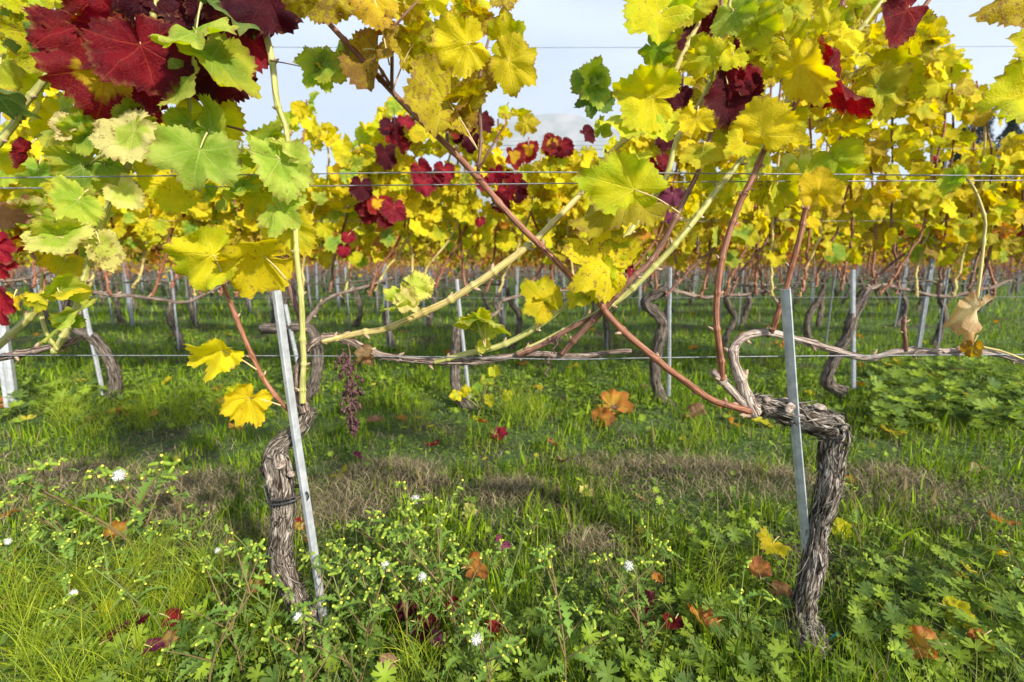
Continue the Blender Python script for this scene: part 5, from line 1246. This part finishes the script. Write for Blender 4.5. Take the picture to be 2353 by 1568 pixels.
def groundsel(seed):
    rg = np.random.default_rng(3000+seed); root = empty('groundsel', (0, 0, 0)); kids = []; KIDS[root.name] = kids
    st = Mesh(); fo = Mesh(); ends = []; h = rg.uniform(.15, .24)
    lean = rg.normal(0, .25, 2); main = [np.array([0, 0, -.01]), np.array([lean[0]*h*.3, lean[1]*h*.3, h*.45]), np.array([lean[0]*h, lean[1]*h, h])]
    stc = np.array([.20, .26, .07]) if seed % 2 else np.array([.26, .17, .09])
    def stem(p, r0, r1):
        V, F, U = tube(p, [r0, r1], 7, 18); st.add(V, F, None, 0, {'ta': np.tile(stc, (len(V), 1))}); return cat(p, 18)
    c = stem(main, .0022, .0012); ends.append(c[-1])
    col = np.array([.14, .27, .04])
    for q in range(6):
        i = int(rg.uniform(1, 15)); a = q*2.4; d = np.array([math.cos(a), math.sin(a), rg.uniform(.2, .9)]); pinnate(fo, c[i], d, (0, 0, 1), rg.uniform(.035, .07), rg, col)
    for q in range(5):
        i = int(rg.uniform(5, 16)); a = q*1.3+rg.uniform(0, 1); l_ = rg.uniform(.05, .11); d = np.array([math.cos(a)*.8, math.sin(a)*.8, 1.0]); b = c[i]
        cc = stem([b, b+d*l_*.5+[0, 0, .01], b+d*l_*.8+np.array([0, 0, .012])], .0014, .0008); ends.append(cc[-1])
        for w_ in range(2): i2 = int(rg.uniform(3, 16)); a2 = rg.uniform(0, 6.28); pinnate(fo, cc[i2], (math.cos(a2), math.sin(a2), .5), (0, 0, 1), rg.uniform(.02, .045), rg, col)
    heads = []
    for e in ends:
        for w_ in range(int(rg.integers(1, 6))):
            a = rg.uniform(0, 6.28); l_ = rg.uniform(.006, .015); hp = e+np.array([math.cos(a)*l_, math.sin(a)*l_, l_*rg.uniform(-.5, .7)])
            V, F, U = tube([e, (e+hp)/2+[0, 0, .004], hp], [.0006, .0005], 4, 6, cap=False); st.add(V, F, None, 0, {'ta': np.tile([.2, .3, .08], (len(V), 1))}); heads.append(hp)
    o = st.build('stem', M_PLANT); o.parent = root; kids.append(o); o = fo.build('foliage', M_PLANT); o.parent = root; kids.append(o)
    for hi, hp in enumerate(heads):
        if hi == 2 and seed == 0:
            if PUFF[0] is None: o = puff_mesh(rg).build('seed_head', M_PUFF); PUFF[0] = o
            else: o = PUFF[0].copy(); COL.objects.link(o)
        else:
            if HEAD[0] is None: o = head_mesh().build('flower_head', [M_PLANT, M_YEL]); HEAD[0] = o
            else: o = HEAD[0].copy(); COL.objects.link(o)
        o.parent = root; o.location = Vector(hp); o.rotation_euler = (rg.uniform(.6, 2.6), 0, rg.uniform(0, 6.28)); s_ = rg.uniform(1.1, 1.45)*(.55 if o.name.startswith('seed') else 1); o.scale = (s_,)*3
        kids.append(o)
    return root
GP = [groundsel(i) for i in range(5)]
GS = [(200, 1290), (120, 1260), (280, 1420), (200, 1480), (560, 1480), (620, 1520), (720, 1540), (820, 1500), (860, 1440), (930, 1540), (1010, 1470), (1060, 1540), (840, 1620), (1130, 1620), (1200, 1530), (150, 1400), (230, 1350), (330, 1330), (420, 1260), (460, 1330), (520, 1420), (110, 1330), (40, 1360), (560, 1560), (650, 1600), (760, 1590), (830, 1560), (880, 1480), (930, 1440), (990, 1500), (1080, 1600), (1240, 1500), (1400, 1500), (1480, 1550), (1300, 1620), (1700, 1520), (1460, 1420), (780, 1440), (840, 1400), (960, 1360), (1150, 1450), (1090, 1500), (700, 1660), (470, 1620), (400, 1500), (2310, 1420), (2350, 1350), (1980, 1320), (900, 1340), (370, 1290), (350, 1310), (955, 1380)]
TALL = {(200, 1290): 1.3, (120, 1260): 1.2, (370, 1290): 1.75, (350, 1310): 1.5, (955, 1380): 1.4, (900, 1340): 1.3}
used = [True]*5; rg = np.random.default_rng(77)
zone_words = []
def where(x, y):
    if x < 600: a = 'left of the strapped trunk'
    elif x < 780: a = 'at the foot of the leaning stake'
    elif x < 1200: a = 'right of the leaning stake'
    elif x < 1780: a = 'between the stake and the right trunk'
    else: a = 'right of the bent trunk'
    return a
cnt = {}
for i, (x, y) in enumerate(sorted(GS)):
    k = i % 5; o = GP[k] if used[k] else copy_tree(GP[k]); used[k] = False
    g_ = G(x, y); g_[2] = mounds(np.array([g_[0]]), np.array([g_[1]]))[0]; o.location = Vector(g_); o.rotation_euler = (rg.normal(0, .12), rg.normal(0, .12), rg.uniform(0, 6.28)); s_ = TALL.get((x, y), rg.uniform(.8, 1.2)); o.scale = (s_,)*3
    wz = where(x, y); cnt[wz] = cnt.get(wz, 0)+1
    tag(o, 'yellow-headed groundsel %s, %s of them from the left' % (wz, ORD[cnt[wz]]), 'weed', 'groundsel in the foreground grass')

# fallen leaves
FL = [(270, 1540, 'dred', 70, 'darkest crimson leaf near the bottom left corner'), (360, 1560, 'purple', 60, 'purple-brown leaf at the bottom edge left'), (940, 1470, 'dred', 70, 'dark crimson leaf left of the bright red one'), (1010, 1545, 'purple', 60, 'purple leaf at the bottom edge centre'), (1470, 1480, 'dred', 70, 'dark red leaf under the mauve one'), (1640, 1500, 'rust', 55, 'small rust leaf right of the curled one'), (1130, 1500, 'magenta', 45, 'crimson leaf right of the centre weeds'), (1780, 1420, 'dry', 60, 'brown leaf at the left foot of the right trunk'), (268, 1237, 'orange', 60, 'yellow leaf with rusty tip standing in the grass at the left'), (250, 1470, 'yellow', 60, 'dull yellow fallen leaf among horsetail, bottom left'), (575, 1370, 'dry', 60, 'brown crumpled fallen leaf left of the strapped trunk foot'), (602, 1395, 'orange', 65, 'orange red-spotted fallen leaf left of the strapped trunk foot'),
 (785, 1115, 'ygreen', 55, 'yellow-green fallen leaf right of the black tie'), (692, 1225, 'redyel', 48, 'red and cream fallen leaf between left trunk and stake'), (686, 1163, 'magenta', 28, 'small crimson fallen leaf just below the black tie'), (640, 1232, 'red', 26, 'tiny red fallen leaf at the left side of the strapped trunk'),
 (1075, 1195, 'pale', 48, 'pale folded leaf standing right of a hay heap'), (1343, 1152, 'pale', 45, 'pale cream fallen leaf on hay, mid centre'), (970, 1210, 'pale', 34, 'pale green leaf behind a white seed head'), (1145, 1005, 'magenta', 48, 'crimson fallen leaf in far grass, topmost of the red three'), (998, 1032, 'magenta', 40, 'crimson fallen leaf in grass, leftmost of the red three'),
 (1270, 1025, 'magenta', 46, 'crimson fallen leaf in grass, rightmost of the red three'), (1290, 1072, 'purple', 40, 'purple fallen leaf below the crimson ones'), (1400, 945, 'orange', 90, 'large orange-brown leaf standing beyond the crossing canes'), (1380, 975, 'rust', 60, 'rust leaf under the large orange-brown leaf'), (1590, 962, 'dry', 60, 'brown fallen leaf at the end of the long cane'),
 (1680, 985, 'rust', 55, 'flat brown fallen leaf under the bent arm'), (1745, 975, 'ochre', 70, 'yellow-brown fallen leaf directly under the bent arm'), (1858, 912, 'bright', 30, 'small bright yellow leaf above the bent arm'), (1475, 1165, 'dry', 34, 'small tan fallen leaf on hay between the trunks'), (1948, 1125, 'orange', 30, 'small peach-yellow leaf right of the right trunk'),
 (2230, 1095, 'drypale', 44, 'pale yellow leaf in grass at the far right'), (2305, 1215, 'rust', 75, 'rusty yellow pointed leaf at the right edge'), (1925, 1238, 'yellow', 55, 'yellow leaf just behind the right trunk'), (1770, 1310, 'yellow', 90, 'large yellow fallen leaf left of the right trunk'), (1738, 1378, 'rust', 70, 'red-brown curled leaf under the large yellow one'),
 (1085, 1365, 'rust', 80, 'red-brown crumpled leaf among the centre weeds'), (1150, 1305, 'purple', 55, 'purple leaf behind the centre weeds'), (1490, 1450, 'purple', 65, 'mauve upturned leaf in the foreground'), (1600, 1478, 'rust', 75, 'curled rust leaf in the foreground between weeds'), (1505, 1395, 'rust', 45, 'orange-brown leaf above the mauve one'),
 (1545, 1500, 'red', 70, 'dark red leaf beside the curled rust leaf'), (2180, 1480, 'yellow', 75, 'yellow leaf standing upright in cranesbill'), (2110, 1562, 'orange', 100, 'large yellow-brown leaf at the bottom edge right'), (2290, 1330, 'yellow', 45, 'yellow leaf in weeds at the right edge'), (2240, 1545, 'rust', 60, 'dark rust leaf, bottom right corner area'),
 (1040, 1470, 'red', 60, 'bright red fallen leaf in the centre foreground'), (975, 1510, 'dred', 75, 'dark crimson leaf lying in the centre foreground'), (330, 1515, 'dred', 85, 'dark red leaf lying bottom left'), (400, 1490, 'red', 50, 'red leaf right of the dark red one, bottom left'), (215, 1480, 'dred', 50, 'dark red leaf tucked under the dull yellow one'),
 (440, 1268, 'dred', 48, 'dark red leaf left of the strapped trunk, in mid grass'), (535, 1265, 'magenta', 30, 'small red leaf beside the strapped trunk, in mid grass'), (28, 1445, 'purple', 55, 'mauve-red leaf at the left edge'), (400, 1550, 'dry', 60, 'brown leaf at the bottom edge left'), (22, 1200, 'rust', 42, 'rust leaf at the left edge above horsetail'),
 (300, 950, 'rust', 55, 'orange leaf beyond the left trunk in far grass'), (375, 893, 'yellow', 52, 'yellow leaf right of a curved trunk in the second row'), (210, 978, 'dry', 40, 'brown leaf below the curved trunk in the second row'), (352, 962, 'rust', 35, 'small rust leaf in shaded weeds left of centre'), (545, 992, 'orange', 40, 'orange leaf below the hanging yellow leaf'),
 (5, 942, 'rust', 50, 'rust leaf at the left edge behind the post'), (2335, 892, 'drypale', 42, 'cream leaf at the right edge in dark green weeds'), (2150, 872, 'rust', 40, 'rust leaf lying on dark green weeds'), (2030, 912, 'orange', 40, 'orange-yellow leaf by the second row trunk at right'), (820, 1060, 'purple', 34, 'grey-mauve leaf right of the left trunk'),
 (720, 1260, 'rust', 40, 'brown leaf beside the leaning stake'), (900, 1600, 'dry', 60, 'brown leaf at the bottom edge centre'), (1810, 800, 'orange', 30, 'tan leaf under the looped cane'), (35, 845, 'drypale', 38, 'cream leaf by the second row post at left')]
rgf = np.random.default_rng(88)
for (x, y, c_, sz, lb) in FL:
    g_ = G(x, y+4); Y = g_[1]; L_ = px2m(sz, Y)*.62; ms = Mesh(); g_[2] = mounds(np.array([g_[0]]), np.array([g_[1]]))[0]+.022+L_*.18+(.045 if y > 1300 else 0)
    a = rgf.uniform(0, 6.28); up = rgf.uniform(.35, 1.0); nn = np.array([rgf.normal(0, .35), -up, 1.0]); yd = np.array([math.cos(a), math.sin(a), rgf.normal(0, .25)])
    curled = c_ in ('rust', 'dry', 'purple', 'drypale')
    add_leaves(ms, [np.zeros(3)], [yd], [nn], [L_], [c_], rgf, nth=90, roll=(rgf.uniform(.7, 1.7) if curled else rgf.uniform(.1, .8)), wave=.1, curl=rgf.uniform(-.6, .6), fold=.15)
    petiole(ms, nrm(-yd)*L_*.7+np.array([0, 0, .01]), np.zeros(3), .001); o = ms.build('fallen_leaf', [M_LEAF, M_PETI]); o.location = Vector(g_); tag(o, lb, 'leaf', 'fallen leaves')
pl = []
for c_ in ('rust', 'dry', 'ochre', 'orange'):
    ms = Mesh(); add_leaves(ms, [np.zeros(3)], [[0, 1, 0]], [[0, -.4, 1]], [.07], [c_], rgf, nth=60, rings=(.4, .75, 1), roll=.8, wave=.1); o = ms.build('fallen_leaf', [M_LEAF]); pl.append(o)
for i in range(60):
    Y = rgf.uniform(2.2, 8); x = rgf.uniform(-1, 1)*Y*1.05; o = pl[i] if i < 4 else pl[i % 4].copy()
    if i >= 4: COL.objects.link(o)
    o.location = (x, Y, .05); o.rotation_euler = (rgf.normal(0, .3), rgf.normal(0, .3), rgf.uniform(0, 6.28)); s_ = rgf.uniform(.6, 1); o.scale = (s_,)*3
    tag(o, ['small rust', 'small tan', 'small ochre', 'small orange'][i % 4]+' fallen leaf scattered in the grass of the rows behind', 'leaf', 'leaves scattered under the rows behind')
